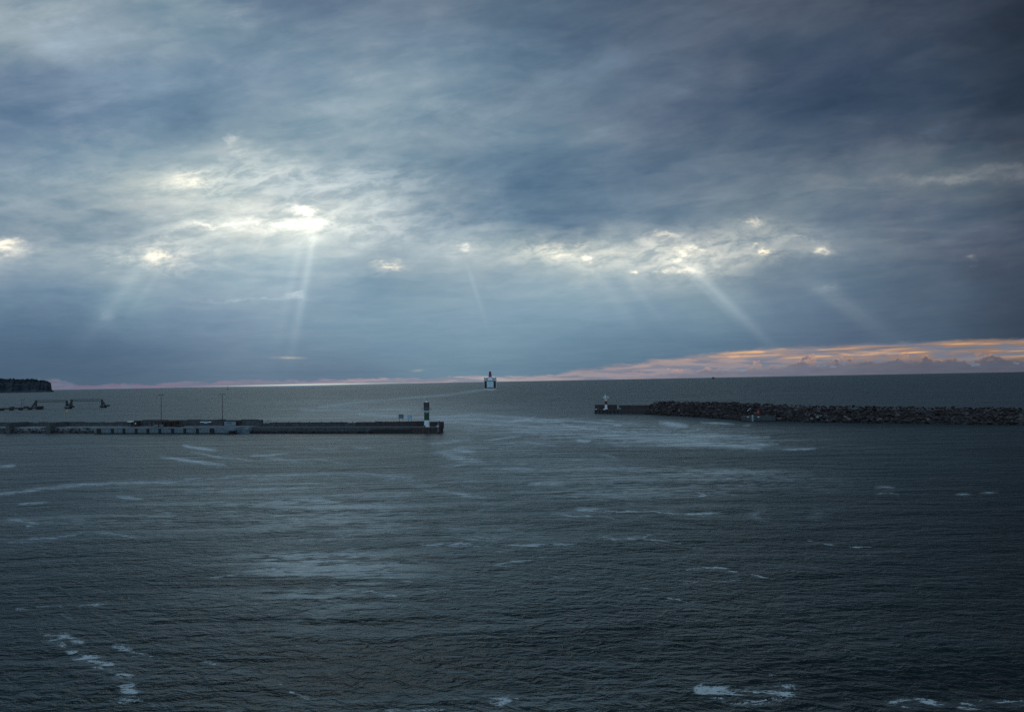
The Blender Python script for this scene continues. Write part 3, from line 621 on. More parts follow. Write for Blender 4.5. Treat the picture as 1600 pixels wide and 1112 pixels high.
# ------------------------------------------------------------------ landing block in front of the right breakwater
def landing():
    A = gp(1161, 658.6); B = gp(1212, 658.2); fr = Frame(A, B); L = fr.len
    t = thing('landing_block', 'grey concrete landing block at the foot of the right breakwater', 'landing', fr.w(0, 0), fr.rz)
    MB().prism([(0, 0), (L, .0), (L, 6), (.0, 6), (-.3, 3)], -1, 1.95).build('block', concrete, t)
    MB().prism([(-.05, -.05), (L + .05, -.05), (L + .05, 6.05), (-.05, 6.05), (-.38, 3)], -1, .42).build('tide_mark', weed, t)
    s, z = fr.px(1175.7, 650); 
    ld = MB()
    for dx in (-.16, .16): ld.tube((s + dx, -.1, .1), (s + dx, -.1, 2.5), .045, 6)
    for k in range(8): ld.tube((s - .16, -.1, .3 + k * .28), (s + .16, -.1, .3 + k * .28), .035, 5)
    ld.build('ladder', white, t)
    for x in (1168.5, 1185): s, z = fr.px(x, 651.3); MB().box(s - .34, s + .34, -.08, .3, 1.52, 1.78, bev=.03).build('bollard_plate', white, t)
    s, z = fr.px(1200, 650); MB().box(L, L + 9, .8, 5, -1, 1.2).build('rough_ledge', concrete_dark, t)
    s, z = fr.px(1185.7, 645)
    k = thing('red_marker', 'bright red marker box standing on the concrete landing block', 'marker', fr.w(s, 2.6, 1.95), fr.rz)
    MB().box(-.3, .3, -.25, .25, .75, 1.85, bev=.04).build('panel', redbright, k); MB().tube((0, 0, 0), (0, 0, .78), .08).build('post', steel_dark, k)
    MB().box(.3, .75, -.2, .3, .0, 1.7, bev=.03).build('cabinet', stone, k)
landing()
# ------------------------------------------------------------------ right pier head with red light
def right_head():
    A = gp(929, 646); B = gp(1006, 646.6); fr = Frame(A, B); L = fr.len
    t = thing('mole', 'dark concrete pier head carrying the red and white light', 'pier', fr.w(0, 0), fr.rz)
    MB().prism([(0, 0), (L + 2, 0), (L + 2, 8), (.5, 8), (-.3, 4)], -1, 2.0).build('deck', concrete_dark, t)
    s0, z0 = fr.px(930.3, 634, 6); s1, _ = fr.px(963.5, 634, 6); s2, _ = fr.px(968, 634, 6)
    MB().box(s0, s1, 5.4, 6.4, 2.0, 4.0, bev=.05).build('parapet', concrete_dark, t)
    MB().box(s2, L + 3, 5.4, 6.4, 2.0, 3.8, bev=.05).build('parapet', concrete_dark, t)
    for x in (931.5, 944.2): s, _ = fr.px(x, 640); MB().box(s - (.3 if x < 940 else .55), s + (.3 if x < 940 else .55), -.1, .4, 1.85, 2.25, bev=.03).build('fender_light', white, t)
    s, _ = fr.px(967.3, 639); MB().tube((s, 1, 2), (s, 1, 2.9), .1).build('post', white, t)
    f_ = MB()
    for k in range(7): f_.box(.6 + k * 1.9, .95 + k * 1.9, -.25, 0, -.5, 1.7)
    f_.build('fenders', rubber, t)
    s, z = fr.px(947, 638.5, 2.0)
    q = thing('red_light_tower', 'slim white harbour light with a red band on right pier head', 'lighthouse', fr.w(s, 2.0, 2.0), fr.rz)
    MB().lathe([(.80, 0), (.80, .35), (.62, .4), (.60, 2.15)]).build('base', white, q, smooth=False)
    MB().lathe([(.595, 2.15), (.585, 3.95)]).build('red_band', red, q)
    MB().lathe([(.58, 3.95), (.56, 4.95)]).build('neck', white, q)
    MB().lathe([(.7, 4.95), (1.35, 5.1), (1.35, 5.2)]).build('platform', white, q)
    rl = MB()
    for k in range(10):
        a = k * math.tau / 10; rl.tube((1.28 * math.cos(a), 1.28 * math.sin(a), 5.2), (1.28 * math.cos(a), 1.28 * math.sin(a), 6.1), .04, 5)
        b = a + math.tau / 10
        for zz in (5.65, 6.1): rl.tube((1.28 * math.cos(a), 1.28 * math.sin(a), zz), (1.28 * math.cos(b), 1.28 * math.sin(b), zz), .035, 5)
    rl.build('railing', white, q)
    MB().lathe([(.22, 5.2), (.22, 5.9), (.28, 5.95), (.24, 6.5), (0, 6.7)], 12, -.35).build('lantern', white, q); MB().tube((-.35, 0, 6.6), (-.35, 0, 7.5), .05).build('mast', white, q)
right_head()
# ------------------------------------------------------------------ left pier
PF = Frame(gp(-420, 677), gp(693, 676.6))     # s runs from beyond the left edge to the pier's end
PL = PF.len
def sx(x, t=0): return PF.px(x, 670, t)[0]
SE = sx(685.5, 0); SB = sx(692.5, 9)
def left_pier():
    t = thing('pier', 'long concrete harbour pier with parapet wall and quay across the left', 'pier', PF.w(0, 0), PF.rz)
    T = 8.0
    s_mid = sx(385); s_q0 = sx(147, -2.2); s_q1 = sx(372, -2.2)
    MB().prism([(0, 1.6), (s_mid, 1.6), (s_mid, 9), (0, 9)], -1, 2.15).build('deck', road, t)
    MB().prism([(s_mid, .8), (SE, 0), (SB, 9), (s_mid, 9)], -1, 1.85).build('deck', concrete, t)
    # rubble footing, dark lower face
    MB().prism([(0, 0), (s_mid + 4, -.2), (s_mid + 4, 1.5), (0, 1.5)], -1, .9, [(0, 1.2), (s_mid + 4, 1.2), (s_mid + 4, 1.5), (0, 1.5)]).build('footing', concrete_dark, t)
    MB().prism([(s_mid, .2), (sx(560), -.25), (sx(560), .5), (s_mid, .9)], -1, .85).build('footing', concrete_dark, t)
    MB().box(sx(580), SE - .6, -.22, .3, -1, 1.25).build('tide_face', weed, t)
    MB().prism([(sx(643), -.35), (SE + .1, -.35), (SB + .1, 8.9), (SB - .5, 8.9), (SE - .4, .3), (sx(643), .3)], -1, 1.78).build('head_face', concrete_dark, t)
    pl = MB()
    r = random.Random(9); s = sx(644)
    while s < SE - .5: MB().box(s, s + .16, -.5, -.35, -.3, 1.5).build('fender_pile', brown, t); s += r.uniform(.8, 1.4)
    # parapet walls: low, high, low
    def wall(x0, x1, ytop, name='parapet', m_=concrete, t0=T, th=.8, ztop=None):
        a = sx(x0, t0) if x0 is not None else 0; b = sx(x1, t0)
        z = ztop if ztop else PF.px((x0 or 0) * .5 + x1 * .5, ytop, t0)[1]
        return MB().box(a, b, t0, t0 + th, 1.0, z, bev=.06).build(name, m_, t), z
    wall(None, 208, 660.0); wall(208.1, 409, 656.3, m_=concrete, th=1.0); wall(409.1, 556, 660.6); wall(556.1, 692.5, 659.0, m_=concrete_dark)
    # ragged capping along the wall
    cp = MB(); s = 0
    while s < SB - 3:
        l = r.uniform(2, 7); x_at = s; z = 3.9
        zt = 0
        for (xa, xb, zy, xm) in ((-420, 208, 660.0, 0), (208, 409, 656.3, 300), (409, 556, 660.6, 480), (556, 693, 659.0, 620)):
            if sx(xa, T) <= s and s + l < sx(xb, T): zt = PF.px(xm if xa > 0 else 104, zy, T)[1]
        if zt and r.random() < .75: MB().box(s, s + l - .1, T - .05, T + .85, zt - .02, zt + r.uniform(.06, .26)).build('capping', concrete_dark, t)
        s += l
    cr = MB(); 
    for x in (418.5, 428): 
        s = sx(x, T); cr.box(s - .35, s + .35, T + .1, T + .7, 3.6, PF.px(x, 657.2 if x < 420 else 658.2, T)[1], taper=.12)
    cr.build('broken_concrete', concrete_dark, t)
    # panel joints of the walls, thin dark strips slightly proud of the face
    j = MB()
    for x in list(range(-400, 690, 17)):
        s = sx(x + r.uniform(-2, 2), T); MB().box(s - .05, s + .05, T - .03, T + .2, 1.9, 3.4 + .1).build('wall_joint', concrete_dark, t)
    for x, w in ((13, 8), (76, 8.5)):
        s = sx(x, .2); w_ = w * .24; MB().box(s - w_ / 2, s + w_ / 2, -.2, T + .1, -1, PF.px(x, 659.8, .2)[1] - .1, bev=.05).build('buttress', concrete, t)
    for x in (371, 375.5, 690.5):
        s = sx(x, T); MB().box(s - .4, s + .4, T - .35, T + .1, 1.9, PF.px(x, 657 if x < 600 else 658.5, T)[1], bev=.03).build('wall_pier', concrete_dark, t)
    # quay apron with fenders
    q = thing('quay', 'low pale grey concrete quay with black fenders in front of left pier', 'quay', PF.w(s_q0, -2.2), PF.rz)
    Lq = s_q1 - s_q0
    MB().box(0, Lq, 0, 3.8, -1, 2.0, bev=.05).build('slab', concrete_pale, q)
    MB().box(.05, Lq - .05, .08, 3.7, 2.004, 2.03).build('surface', mat('gritty quay top', (.09, .08, .08), .8, .4, .6), q)
    MB().box(-.03, Lq + .03, -.04, .3, -1, .32).build('tide_mark', weed, q)
    for k, x in enumerate((154.8, 176, 194, 212.8, 231.3, 250, 269.8, 289, 308.6, 331.5)):
        s = sx(x, -2.2) - s_q0; w_ = {154.8: .8, 331.5: .85}.get(x, .47)
        MB().box(s - w_, s + w_, -.32, 0, -.3, 1.85, bev=.06).build('fender', rubber, q)
    # rounded corner pier at the quay's end
    MB().box(Lq, Lq + 3.4, 1.0, 3.6, -1, 1.75, bev=.1).build('return_wall', concrete_pale, q)
    e = MB(); e.lathe([(1.0, -.5), (1.0, .9), (1.35, 1.0), (1.35, 1.6), (1.0, 1.95), (0, 2.05)], 20, 0, 0)
    c = thing('mooring_dolphin', 'rounded pale dolphin cap on dark base at the quay corner', 'dolphin', PF.w(sx(364, -2.6), -3.2), PF.rz)
    e.b.free()
    MB().lathe([(.9, -.8), (.95, .95)], 20).build('base', rubber, c)
    MB().lathe([(1.25, .95), (1.45, 1.1), (1.45, 1.5), (1.1, 1.85), (.5, 2.05), (0, 2.1)], 20).build('cap', concrete_pale, c)
    rub = []
    for k in range(560):
        x = r.uniform(-420, 150); s = sx(x, 0); qf = r.uniform(0, 1); sz = r.uniform(.35, .85)
        rub.append((PF.w(s, -.1 + 1.6 * qf, .15 + 1.65 * qf), (sz * 1.2, sz, sz * .8), rrot(r), r.randrange(12)))
    for k in range(240):
        x = r.uniform(380, 585); s = sx(x, 0); qf = r.uniform(0, 1); sz = r.uniform(.3, .75)
        rub.append((PF.w(s, -.5 + .8 * qf, .0 + .8 * qf), (sz * 1.3, sz, sz * .7), rrot(r), r.randrange(12)))
    rock_pile('rubble', rub, rubble_m, kind='stuff', label='pale and dark rubble stones along the foot of the left pier', category='rubble')
    return T
T = left_pier()
ZD = 2.17
# ---- lamps on the pier
def lamp():
    t = thing('lamp_post', 'tall thin lamp post with twin heads behind the dark hopper frame', 'lamp post', (0, 0, 0), PF.rz, 'twin headed lamp posts on the left pier')
    MB().lathe([(.22, 0), (.22, .25), (.13, .3), (.07, 11.6)], 10).build('pole', steel_dark, t)
    MB().tube((-.55, 0, 11.6), (.55, 0, 11.6), .05).build('crossarm', steel_dark, t)
    for s in (-1, 1): MB().box(s * .75 - .3, s * .75 + .3, -.2, .2, 11.48, 11.72, taper=.05).build('lamp_head', steel_dark, t)
    return t
l1 = lamp(); hp = PF.px(252, 616.3, T - .6)[1]
l1.location = PF.w(sx(252, T - .6), T - .6, ZD); l1.scale = (1, 1, (hp - ZD) / 11.7)
l2 = copy_tree(l1); l2.location = PF.w(sx(347.8, T - .6), T - .6, ZD); l2.scale = (1, 1, (PF.px(347.8, 615.3, T - .6)[1] - ZD) / 11.7)
l2['label'] = 'tall thin lamp post with twin heads beside the pale panelled cabin'
# ---- shed with pale roof and booth
t = thing('shelter', 'small open shelter with a pale flat roof at the wall step', 'shelter', PF.w(sx(205.5, 6), 6, ZD - .02), PF.rz)
MB().box(-.95, .95, -1, 1, 1.55, 1.9, bev=.04).build('roof', white, t)
for a, b in ((-.6, -.9), (.6, -.9), (-.6, .9), (.6, .9)): MB().box(a - .08, a + .08, b - .08, b + .08, 0, 1.56).build('post', rust, t)
MB().box(-.5, .5, .2, .3, 0, 1.5).build('back_panel', rust, t)
t = thing('booth', 'dark square booth with a small round white face by the shelter', 'booth', PF.w(sx(213.8, 5.2), 5.2, ZD - .02), PF.rz)
MB().box(-.75, .75, -.6, 1.2, 0, 2.0, bev=.05).build('cabin', rubber, t)
MB().lathe([(.26, 0), (.26, .05)], 14).build('dial', white, t).location = (0, -.63, 1.1)
t.children[-1].rotation_euler = (math.pi / 2, 0, 0)
# ---- hopper / conveyor frame
a = sx(236, 2.2); b = sx(273.5, 2.2); Lh = b - a
t = thing('loading_frame', 'rusty brown loading frame with cross beams on the pale quay', 'loading frame', PF.w(a, 2.2, ZD), PF.rz)
MB().box(0, Lh, 0, 2.4, 1.75, 2.15, bev=.04).build('top_beam', rust, t)
for x in (.15, Lh * .30, Lh * .52, Lh * .75, Lh - .2): 
    for y in (.15, 2.2): MB().box(x - .14, x + .14, y - .14, y + .14, 0, 1.76).build('leg', rust, t)
d = MB()
for k in range(4): x = Lh * (.5 + .12 * k); d.tube((x, .1, .1), (x + .9, .1, 1.7), .09); d.tube((x + .9, .1, .1), (x, .1, 1.7), .09)
d.build('bracing', rust, t)
MB().box(Lh * .5, Lh * .97, .6, 2.2, 0, 1.5, bev=.08).build('hopper', rubber, t)
MB().box(Lh * .05, Lh * .45, .8, 1.8, 0, .75, bev=.08).build('machine', grey, t)
t = thing('low_trailer', 'low dark flat trailer beside the loading frame', 'trailer', PF.w(sx(281, 3), 3, ZD), PF.rz)
MB().box(-1.5, 1.5, -.7, .7, .35, .75, bev=.05).build('bed', rust, t)
for x in (-.9, .9):
    for y in (-.65, .65): w_ = MB().lathe([(.3, -.1), (.3, .1)], 12).build('wheel', rubber, t, loc=(x, y, .3)); w_.rotation_euler = (math.pi / 2, 0, 0)
# ---- blue and white sign on the high wall
s = sx(322, T)
zt = PF.px(322, 659.3, T)[1]
t = thing('wall_sign', 'bright pale blue and white strip sign high on the pier wall', 'sign', PF.w(s, T - .12, zt), PF.rz)
MB().box(-.75, .75, -.06, 0, -.38, .22).build('centre_panel', signblue, t)
for k in (-1, 1): MB().box(min(k * .78, k * 2.3), max(k * .78, k * 2.3), -.05, 0, -.12, .22).build('side_panel', white, t)
# ---- panelled cabin / board with faint writing
a = sx(350, 6.5); b = sx(369, 6.5); L_ = b - a; ht = PF.px(359, 658.3, 6.5)[1] - ZD
t = thing('notice_board', 'large pale grey notice board with dark lettering against the pier wall', 'notice board', PF.w(a, 6.5, ZD), PF.rz)
MB().box(0, L_, 0, .12, .12, ht).build('board', mat('board face', (.15, .20, .24), .6, .15, 1), t)
fr_ = MB()
for bx in ((0, .1, -.05, .15, 0, ht + .05), (L_ - .1, L_, -.05, .15, 0, ht + .05), (.1, L_ - .1, -.04, .15, ht - .03, ht + .05), (.1, L_ - .1, -.04, .15, .06, .14)): fr_.box(*bx)
fr_.build('frame', steel_dark, t)
ln = MB(); r = random.Random(2)
for row in range(2):
    x = L_ * .22
    while x < L_ * .62: w_ = r.uniform(.12, .3); ln.box(x, x + w_, -.012, 0, ht * .60 - row * .26, ht * .60 - row * .26 + .15); x += w_ + .05
ln.build('lettering', steel_dark, t)
# ---- back signs near the end
for x, y, m_, w_, h_, nm, lb in ((627, 650.5, signgrey, 1.6, 1.3, 'sign', 'grey square sign on two posts above the pier parapet'), (640.3, 652.2, signblue, 1.25, 1.3, 'sign', 'smaller pale blue square sign on posts nearest the green lighthouse')):
    s = sx(x, T + .4); zt = PF.px(x, y, T + .4)[1]; zb = PF.px(x, 659.0, T + .4)[1] - .3
    t = thing(nm, lb, 'sign', PF.w(s, T + .4, zb), PF.rz)
    MB().box(-w_ / 2, w_ / 2, -.05, .03, zt - zb - h_ / 2, zt - zb + h_ / 2, bev=.01).build('panel', m_, t)
    for k in (-.38, .38): MB().box(k * w_ - .05, k * w_ + .05, .03, .12, 0, zt - zb + h_ / 2 + .05).build('post', steel_dark, t)
    f = MB()
    for bx in ((-w_ / 2 - .06, -w_ / 2, -.07, .05, zt - zb - h_ / 2, zt - zb + h_ / 2), (w_ / 2, w_ / 2 + .06, -.07, .05, zt - zb - h_ / 2, zt - zb + h_ / 2), (-w_ / 2 - .06, w_ / 2 + .06, -.07, .05, zt - zb + h_ / 2, zt - zb + h_ / 2 + .07)): f.box(*bx)
    f.build('frame', steel_dark, t)
    if m_ is signblue: MB().tube((-.4, -.07, zt - zb - .4), (.35, -.07, zt - zb + .4), .05).build('stripe', grey, t)
# ---- green lighthouse
LT = 3.0
s = sx(667, LT); ztop = PF.px(667, 624.6, LT)[1]; k = (ztop - 1.85) / 8.3
t = thing('green_lighthouse', 'white lighthouse with a green band and dark lantern on left pier end', 'lighthouse', PF.w(s, LT, 1.85), PF.rz); t.scale = (k, k, k)
MB().lathe([(.98, 0), (.98, .2), (.84, .25), (.80, 2.05)], 32).build('base', white, t)
MB().lathe([(.795, 2.05), (.77, 4.35)], 32).build('green_band', green, t)
MB().lathe([(.77, 4.35), (.79, 4.62)], 32).build('collar', white, t)
MB().lathe([(.8, 4.62), (1.52, 4.78), (1.55, 4.95), (.8, 4.97)], 32).build('gallery', white, t)
MB().lathe([(.80, 4.97), (.80, 5.6)], 24).build('lantern_base', steel_dark, t)
MB().lathe([(.82, 5.6), (.82, 6.75)], 24).build('lantern', glass, t)
gl = MB()
for i in range(12):
    a = i * math.tau / 12; gl.box(-.03, .03, -.03, .03, 0, .01); gl.tube((.85 * math.cos(a), .85 * math.sin(a), 5.6), (.85 * math.cos(a), .85 * math.sin(a), 6.75), .03, 5)
gl.build('glazing_bars', steel_dark, t)
rl = MB()
for i in range(14):
    a = i * math.tau / 14; b = (i + 1) * math.tau / 14
    rl.tube((1.45 * math.cos(a), 1.45 * math.sin(a), 4.95), (1.45 * math.cos(a), 1.45 * math.sin(a), 5.85), .028, 5)
    for z in (5.4, 5.85): rl.tube((1.45 * math.cos(a), 1.45 * math.sin(a), z), (1.45 * math.cos(b), 1.45 * math.sin(b), z), .024, 5)
rl.build('railing', grey, t)
MB().lathe([(.88, 6.75), (.92, 6.8), (.88, 7.5), (.75, 7.56)], 24).build('lantern_roof', brown, t)
MB().lathe([(.42, 7.56), (.40, 7.8), (.28, 7.98), (0, 8.05)], 20).build('cap', white, t)
MB().lathe([(.05, 8.0), (.05, 8.12), (.13, 8.2), (.05, 8.3), (0, 8.32)], 10).build('finial', steel_dark, t)
MB().box(-.3, .3, -.90, -.76, .25, 1.7, bev=.02).build('door', white, t)
# ---- ladder + white box at the end
s = SE - .0
t = thing('ladder', 'pale steel ladder on the rusty end of the left pier', 'ladder', PF.w(s, -.45, 0), PF.rz)
l = MB()
for dx in (-.2, .2): l.tube((dx, 0, .4), (dx, 0, 3.3), .06)
for i in range(10): l.tube((-.2, 0, .5 + i * .3), (.2, 0, .5 + i * .3), .04)
l.build('frame', grey, t)
t = thing('locker', 'small white locker on posts at the pier end', 'locker', PF.w(sx(684, 0), .3, 1.85), PF.rz)
MB().box(-.38, .38, -.3, .3, .1, .55, bev=.04).build('box', white, t)
for dx in (-.25, .25): MB().box(dx - .05, dx + .05, -.1, .1, 0, .1).build('foot', steel_dark, t)
t = thing('end_frame', 'rusty upright fender frame closing the end of the left pier', 'fender frame', PF.w(SE + .35, .2, 0), PF.rz)
for y, h_ in ((.1, 3.6), (1.1, 3.4)): MB().box(-.15, .3, y - .2, y + .2, -.8, h_).build('upright', brown, t)
MB().box(-.1, .25, .3, .9, 3.0, 3.2).build('rail', brown, t)
for k in range(3): MB().box(.3, .42, .2 + k * .3, .3 + k * .3, -.5, 2.2).build('fender_strip', rust, t)
t = thing('bollard', 'dark mooring bollard on the deck left of the green lighthouse', 'bollard', PF.w(sx(663.5, 1.3), 1.3, 1.85), PF.rz)
MB().lathe([(.22, 0), (.18, .3), (.3, .38), (.3, .5), (0, .56)], 14).build('post', brown, t)
t = thing('stacked_frames', 'dark stacked steel frames leaning on the parapet near lighthouse', 'frame stack', PF.w(sx(650, 6.8), 6.8, 1.85), PF.rz)
MB().tube((-.6, 0, 0), (-.2, .6, 1.5), .09).tube((.0, 0, 0), (-.2, .6, 1.5), .09).tube((.3, 0, 0), (.9, .6, 1.3), .09).build('frame', rust, t)
# ------------------------------------------------------------------ far jetty, catwalks
DJ = gp(105, 638); 
JF = Frame(gp(0, 641.6), gp(105, 638.2))
def jetty():
    mpp = DJ.y / F
    t = thing('jetty', 'low dark jetty running in from the left edge far out', 'jetty', JF.w(0, 0), JF.rz)
    e = JF.px(68, 640)[0]
    MB().box(-90, e, 0, 6, .9, 2.1, bev=.1).build('deck', concrete_dark, t)
    for s in np.arange(-84, e - 2, 6.5):
        MB().box(s, s + 2.6, .5, 5.5, -1, .92).build('pile', weed, t)
    MB().box(e - 4.5, e + .05, -.3, 6.2, .2, 2.7, bev=.15).build('end_block', rubber, t)
    for x in (19.5, 42): s = JF.px(x, 638)[0]; MB().lathe([(1.9, 2.1), (1.7, 2.9), (.6, 3.1), (0, 3.12)], 10, s, 2).build('mound', concrete_dark, t)
    s = JF.px(34.3, 636)[0]
    k = thing('jetty_pole', 'plain thin pole standing on the far jetty', 'pole', JF.w(s, 3, 2.1)); MB().lathe([(.13, 0), (.07, 7.2)], 8).build('pole', steel_dark, k)
    s = JF.px(38.2, 636)[0]
    k = thing('jetty_lamp', 'thin lamp pole with a slanting arm on the far jetty', 'lamp post', JF.w(s, 3, 2.1)); MB().lathe([(.13, 0), (.07, 6.3)], 8).build('pole', steel_dark, k)
    MB().tube((0, 0, 6.2), (1.0, 0, 7.6), .09).build('arm', steel_dark, k); MB().box(-1.0, -.1, -.1, .1, 6.0, 6.25).build('lamp_head', steel_dark, k)
jetty()
def tri_tower(name, label, x, yb, lean, ztop):   # support bracket that carries a catwalk end
    p = gp(x, yb); t = thing(name, label, 'support tower', (p.x, p.y + 2, 1.6), 0, 'catwalk towers of the far jetty')
    m_ = MB(); m_.prism([(-.5, 0), (.5, 0), (.5, 1.4), (-.5, 1.4)], 0, ztop - 1.6); m_.build('column', steel_dark, t)
    b_ = MB(); n = 5
    for y in (.1, 1.3):
        b_.tube((0, y, ztop - 2.0), (lean, y, 0), .3); b_.tube((0, y, ztop - 4), (lean * .55, y, 0), .16)
        for k in range(3): f = .3 + .22 * k; b_.tube((0, y, (ztop - 2.0) * (1 - f)), (lean * f, y, (ztop - 2.0) * (1 - f)), .14)
    b_.build('bracing', steel_dark, t)
    return t
z0 = 7.6
def pz(x, y, yy): d = ray(x, y); return H + d.z * yy / d.y
Yj = gp(105, 638.2).y + 2
xs_ = lambda x: (ray(x, 630).x / ray(x, 630).y) * Yj
tri_tower('catwalk_tower', 'triangular steel tower on the end of the far jetty', 53.3, 638.8, -3.6, pz(53, 626, Yj))
tri_tower('catwalk_tower', 'left steel tower of the pair on the middle dolphin', 101.3, 638.2, 1.9, pz(101, 625, Yj))
tri_tower('catwalk_tower', 'right steel tower of the pair on the middle dolphin', 109, 638.2, -1.9, pz(109, 624.4, Yj))
tri_tower('catwalk_tower', 'lone steel tower on the outermost dolphin', 156.6, 637.2, 3.4, pz(156, 623.8, Yj))
def catwalk(xa, xb, ya, yb, label):
    A = Vector((xs_(xa), Yj + .6, pz(xa, ya, Yj))); B = Vector((xs_(xb), Yj + .6, pz(xb, yb, Yj)))
    t = thing('catwalk', label, 'catwalk', A, 0, 'catwalks between the far dolphins'); V = B - A; hgt_ = 1.5
    d = MB(); d.tube((0, 0, -hgt_), V + Vector((0, 0, -hgt_)), .21); d.tube((0, 1.2, -hgt_), V + Vector((0, 1.2, -hgt_)), .17); d.build('walkway', steel_dark, t)
    h_ = MB()
    for y in (0, 1.2): h_.tube((0, y, 0), V + Vector((0, y, 0)), .15)
    h_.build('top_chord', steel_dark, t)
    w_ = MB(); n = 12
    for i in range(n):
        p = V * (i / n); q = V * ((i + 1) / n); dz = Vector((0, 0, -hgt_))
        w_.tube(p + dz, p if False else p + Vector((0, .01, 0)), .09, 5); w_.tube(p + dz, q, .085, 5)
    w_.build('web', steel_dark, t)
catwalk(53.5, 101, 625.4, 624.6, 'long lattice catwalk from jetty end to middle dolphin')
catwalk(109.5, 156, 624.0, 623.2, 'lattice catwalk from middle dolphin to outermost dolphin')
def dolphin(x0, x1, y, lb, x2):
    A = gp(x0, y); L_ = (x1 - x0) * A.y / F
    t = thing('dolphin_platform', lb, 'dolphin', A, 0, 'dolphins of the far jetty')
    MB().box(-.8, L_ * .8, 0, 5, 1.0, 1.9, bev=.1).build('slab', concrete_pale, t)
    MB().box(0, L_ * .75, .3, 4.6, -1, 1.0).build('piles', rubber, t)
    MB().box(L_ * .68, (x2 - x0) * A.y / F, .6, 3, .9, 2.2, bev=.2).build('fender', rubber, t)
dolphin(100.5, 110, 638.3, 'middle dolphin platform with dark fender, yellow buoy before it', 113.5)
dolphin(156, 165, 636.6, 'outermost dolphin platform at the end of the catwalks', 169)
p = gp(105.2, 644.3); t = thing('yellow_buoy', 'small bright yellow buoy floating before the middle dolphin', 'buoy', p)
MB().lathe([(.3, -.5), (.62, -.1), (.62, .15)], 14).build('float', rubber, t); MB().lathe([(.60, .15), (.62, 1.2), (.3, 1.6)], 14).build('body', yellow, t); MB().lathe([(.14, 1.6), (.12, 1.9), (0, 2.1)], 10).build('topmark', yellow, t)
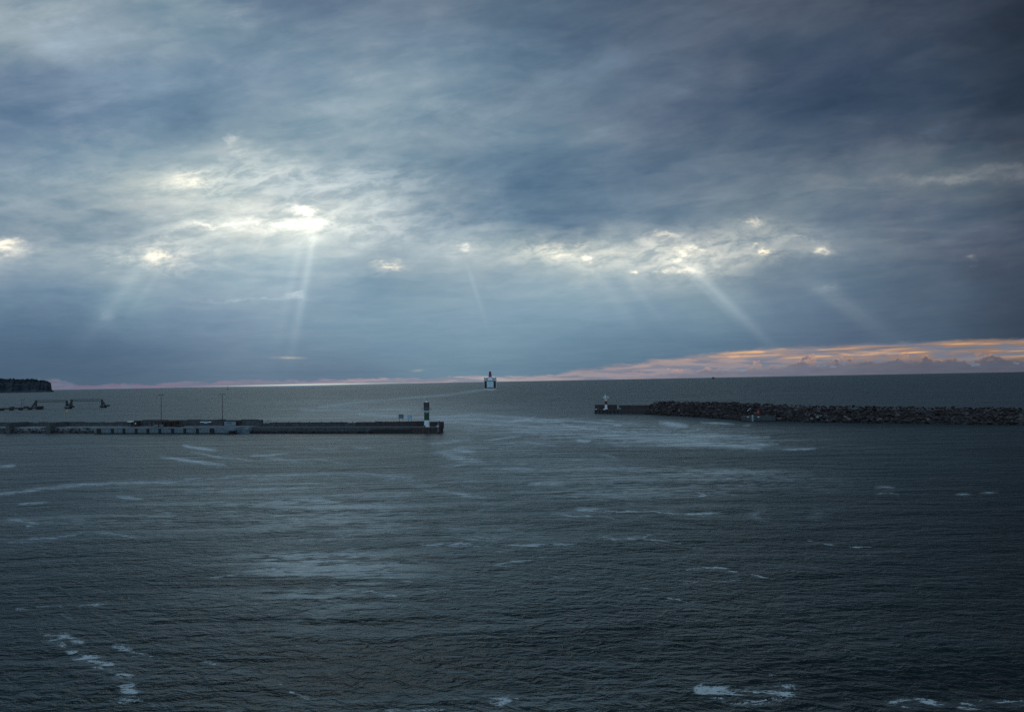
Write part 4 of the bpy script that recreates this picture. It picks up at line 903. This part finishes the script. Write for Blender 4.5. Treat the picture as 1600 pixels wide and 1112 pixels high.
# ------------------------------------------------------------------ ferry
def ferry():
    A = gp(766, 606.6); sc = A.y / F        # metres per photo pixel there
    t = thing('ferry', 'white and navy car ferry seen from astern sailing out to sea', 'ferry', (A.x, A.y, 0), math.radians(1.0))
    W2 = 10.0 * sc; L = 170; Zd = 12.5 * sc  # hull top
    pts = []
    prof = [(0, .97), (L * .02, 1), (L * .6, 1), (L * .8, .8), (L * .93, .4), (L, .02)]
    poly = [(W2 * w_, y) for y, w_ in prof] + [(-W2 * w_, y) for y, w_ in prof[::-1]]
    low = [(x * .94, y * .97) for x, y in poly]
    b = MB(); b.prism(low, -2, Zd, poly); b.build('hull', shipwhite, t)
    # navy corner recesses either side of the stern door
    for k in (-1, 1):
        x0, x1 = sorted((k * W2 * .53, k * W2 * .9)); MB().box(x0, x1, -.5, 1.5, .9 * sc, Zd - .6 * sc, bev=.3).build('stern_recess', navy, t)
        MB().box(*sorted((k * W2 * .95, k * W2 * .50)), -.6, -.2, .4 * sc, .9 * sc).build('stern_sponson', navy, t)
    dr = MB().box(-W2 * .51, W2 * .51, -.9, .5, 1.2 * sc, Zd - 1.4 * sc, bev=.2).build('stern_door', shipgrey, t)
    rb = MB()
    for q in range(5): rb.box(-W2 * .5, W2 * .5, -1.05, -.9, (2.6 + q * 1.8) * sc, (2.72 + q * 1.8) * sc)
    rb.build('door_ribs', grey, t)
    MB().box(-W2 * .55, W2 * .55, -1.0, .3, Zd - 1.3 * sc, Zd - .3 * sc).build('door_lintel', navy, t)
    MB().box(-W2 * .52, W2 * .52, -1.1, .4, .3 * sc, 1.1 * sc).build('door_sill', navy, t)
    # mooring deck opening, upper decks
    MB().box(-W2, W2, 0, L * .9, Zd, Zd + .9 * sc, bev=.3).build('deck', shipwhite, t)
    for k in (-1, 1):
        x0, x1 = sorted((k * W2 * .35, k * W2 * .92)); MB().box(x0, x1, -.3, 3, Zd + .95 * sc, Zd + 2.4 * sc).build('deck_opening', navy, t)
    MB().box(-W2 * .92, W2 * .92, .5, L * .8, Zd + .9 * sc, Zd + 2.6 * sc, bev=.3).build('upper_deck', shipwhite, t)
    MB().box(-W2 * .78, W2 * .78, 2, L * .75, Zd + 2.6 * sc, Zd + 4.9 * sc, bev=.6).build('superstructure', shipwhite, t)
    MB().box(-W2 * .2, W2 * .2, 1.2, 6, Zd + 1.2 * sc, Zd + 4.0 * sc, bev=.3).build('stair_tower', shipgrey, t)
    wn = MB()
    for q in range(-6, 7):
        if abs(q) > 2: MB().box(q * W2 * .09 - .7, q * W2 * .09 + .7, 1.85, 2.1, Zd + 3.3 * sc, Zd + 3.9 * sc).build('window', navy, t)
    for k in (-1, 1):
        for yy in (16, 34, 52):
            lb = MB(); 
            lb.prism([(k * W2 * .88 + 1.9 * math.cos(a) , yy + 5 * math.sin(a)) for a in np.linspace(0, math.tau, 14)[:-1]], Zd + 3.1 * sc, Zd + 4.7 * sc, [(k * W2 * .88 + 1.3 * math.cos(a), yy + 4.2 * math.sin(a)) for a in np.linspace(0, math.tau, 14)[:-1]])
            o = lb.build('lifeboat', orange, t)
            MB().tube((k * W2 * .7, yy - 4, Zd + 2.6 * sc), (k * W2 * .88, yy - 4, Zd + 5.2 * sc), .35).build('davit', shipwhite, t)
    zf = Zd + 4.6 * sc
    def rc(w_, l_, y): return [(-w_, y), (w_, y), (w_, y + l_), (-w_, y + l_)]
    MB().prism(rc(2.6 * sc, 16, 20), zf, zf + 7.4 * sc, rc(1.75 * sc, 13, 21.5)).build('funnel', shipred, t)
    MB().prism(rc(1.72 * sc, 12.6, 21.7), zf + 7.4 * sc, zf + 9.4 * sc, rc(1.45 * sc, 11, 22.5)).build('funnel_cap', rubber, t)
    MB().tube((0, 130, Zd + 5 * sc), (0, 130, Zd + 8 * sc), .4).build('mast', shipwhite, t)
ferry()
# tiny vessels near the horizon
p = gp(355.8, 608.6); k_ = p.y / F
t = thing('sailboat', 'tiny dark sailing boat just below the horizon left of centre', 'sailboat', p)
MB().prism([(-1.2 * k_, 0), (1.0 * k_, 0), (1.5 * k_, 2), (1.0 * k_, 4), (-1.2 * k_, 4)], -.5, .9 * k_).build('hull', steel_dark, t)
MB().tube((0, 2, 0), (0, 2, 6.2 * k_), .22 * k_).build('mast', steel_dark, t)
MB().prism([(-.1, 1.9), (.7 * k_, 1.9), (.7 * k_, 2.1), (-.1, 2.1)], 1.2 * k_, 5.5 * k_, [(-.1, 1.9), (.1, 1.9), (.1, 2.1), (-.1, 2.1)]).build('sail', grey, t)
p = gp(1115, 591.6); k_ = p.y / F
t = thing('distant_ship', 'tiny dark ship on the horizon at the right', 'ship', p)
MB().prism([(-2.6 * k_, 0), (2.2 * k_, 0), (3.2 * k_, 12), (2.2 * k_, 24), (-2.6 * k_, 24)], -2, 1.0 * k_).build('hull', navy, t)
MB().box(-1.6 * k_, .4 * k_, 4, 20, 1.0 * k_, 2.6 * k_).build('bridge', navy, t)
MB().tube((.9 * k_, 12, 1 * k_), (.9 * k_, 12, 2.6 * k_), .3 * k_).build('mast', navy, t)
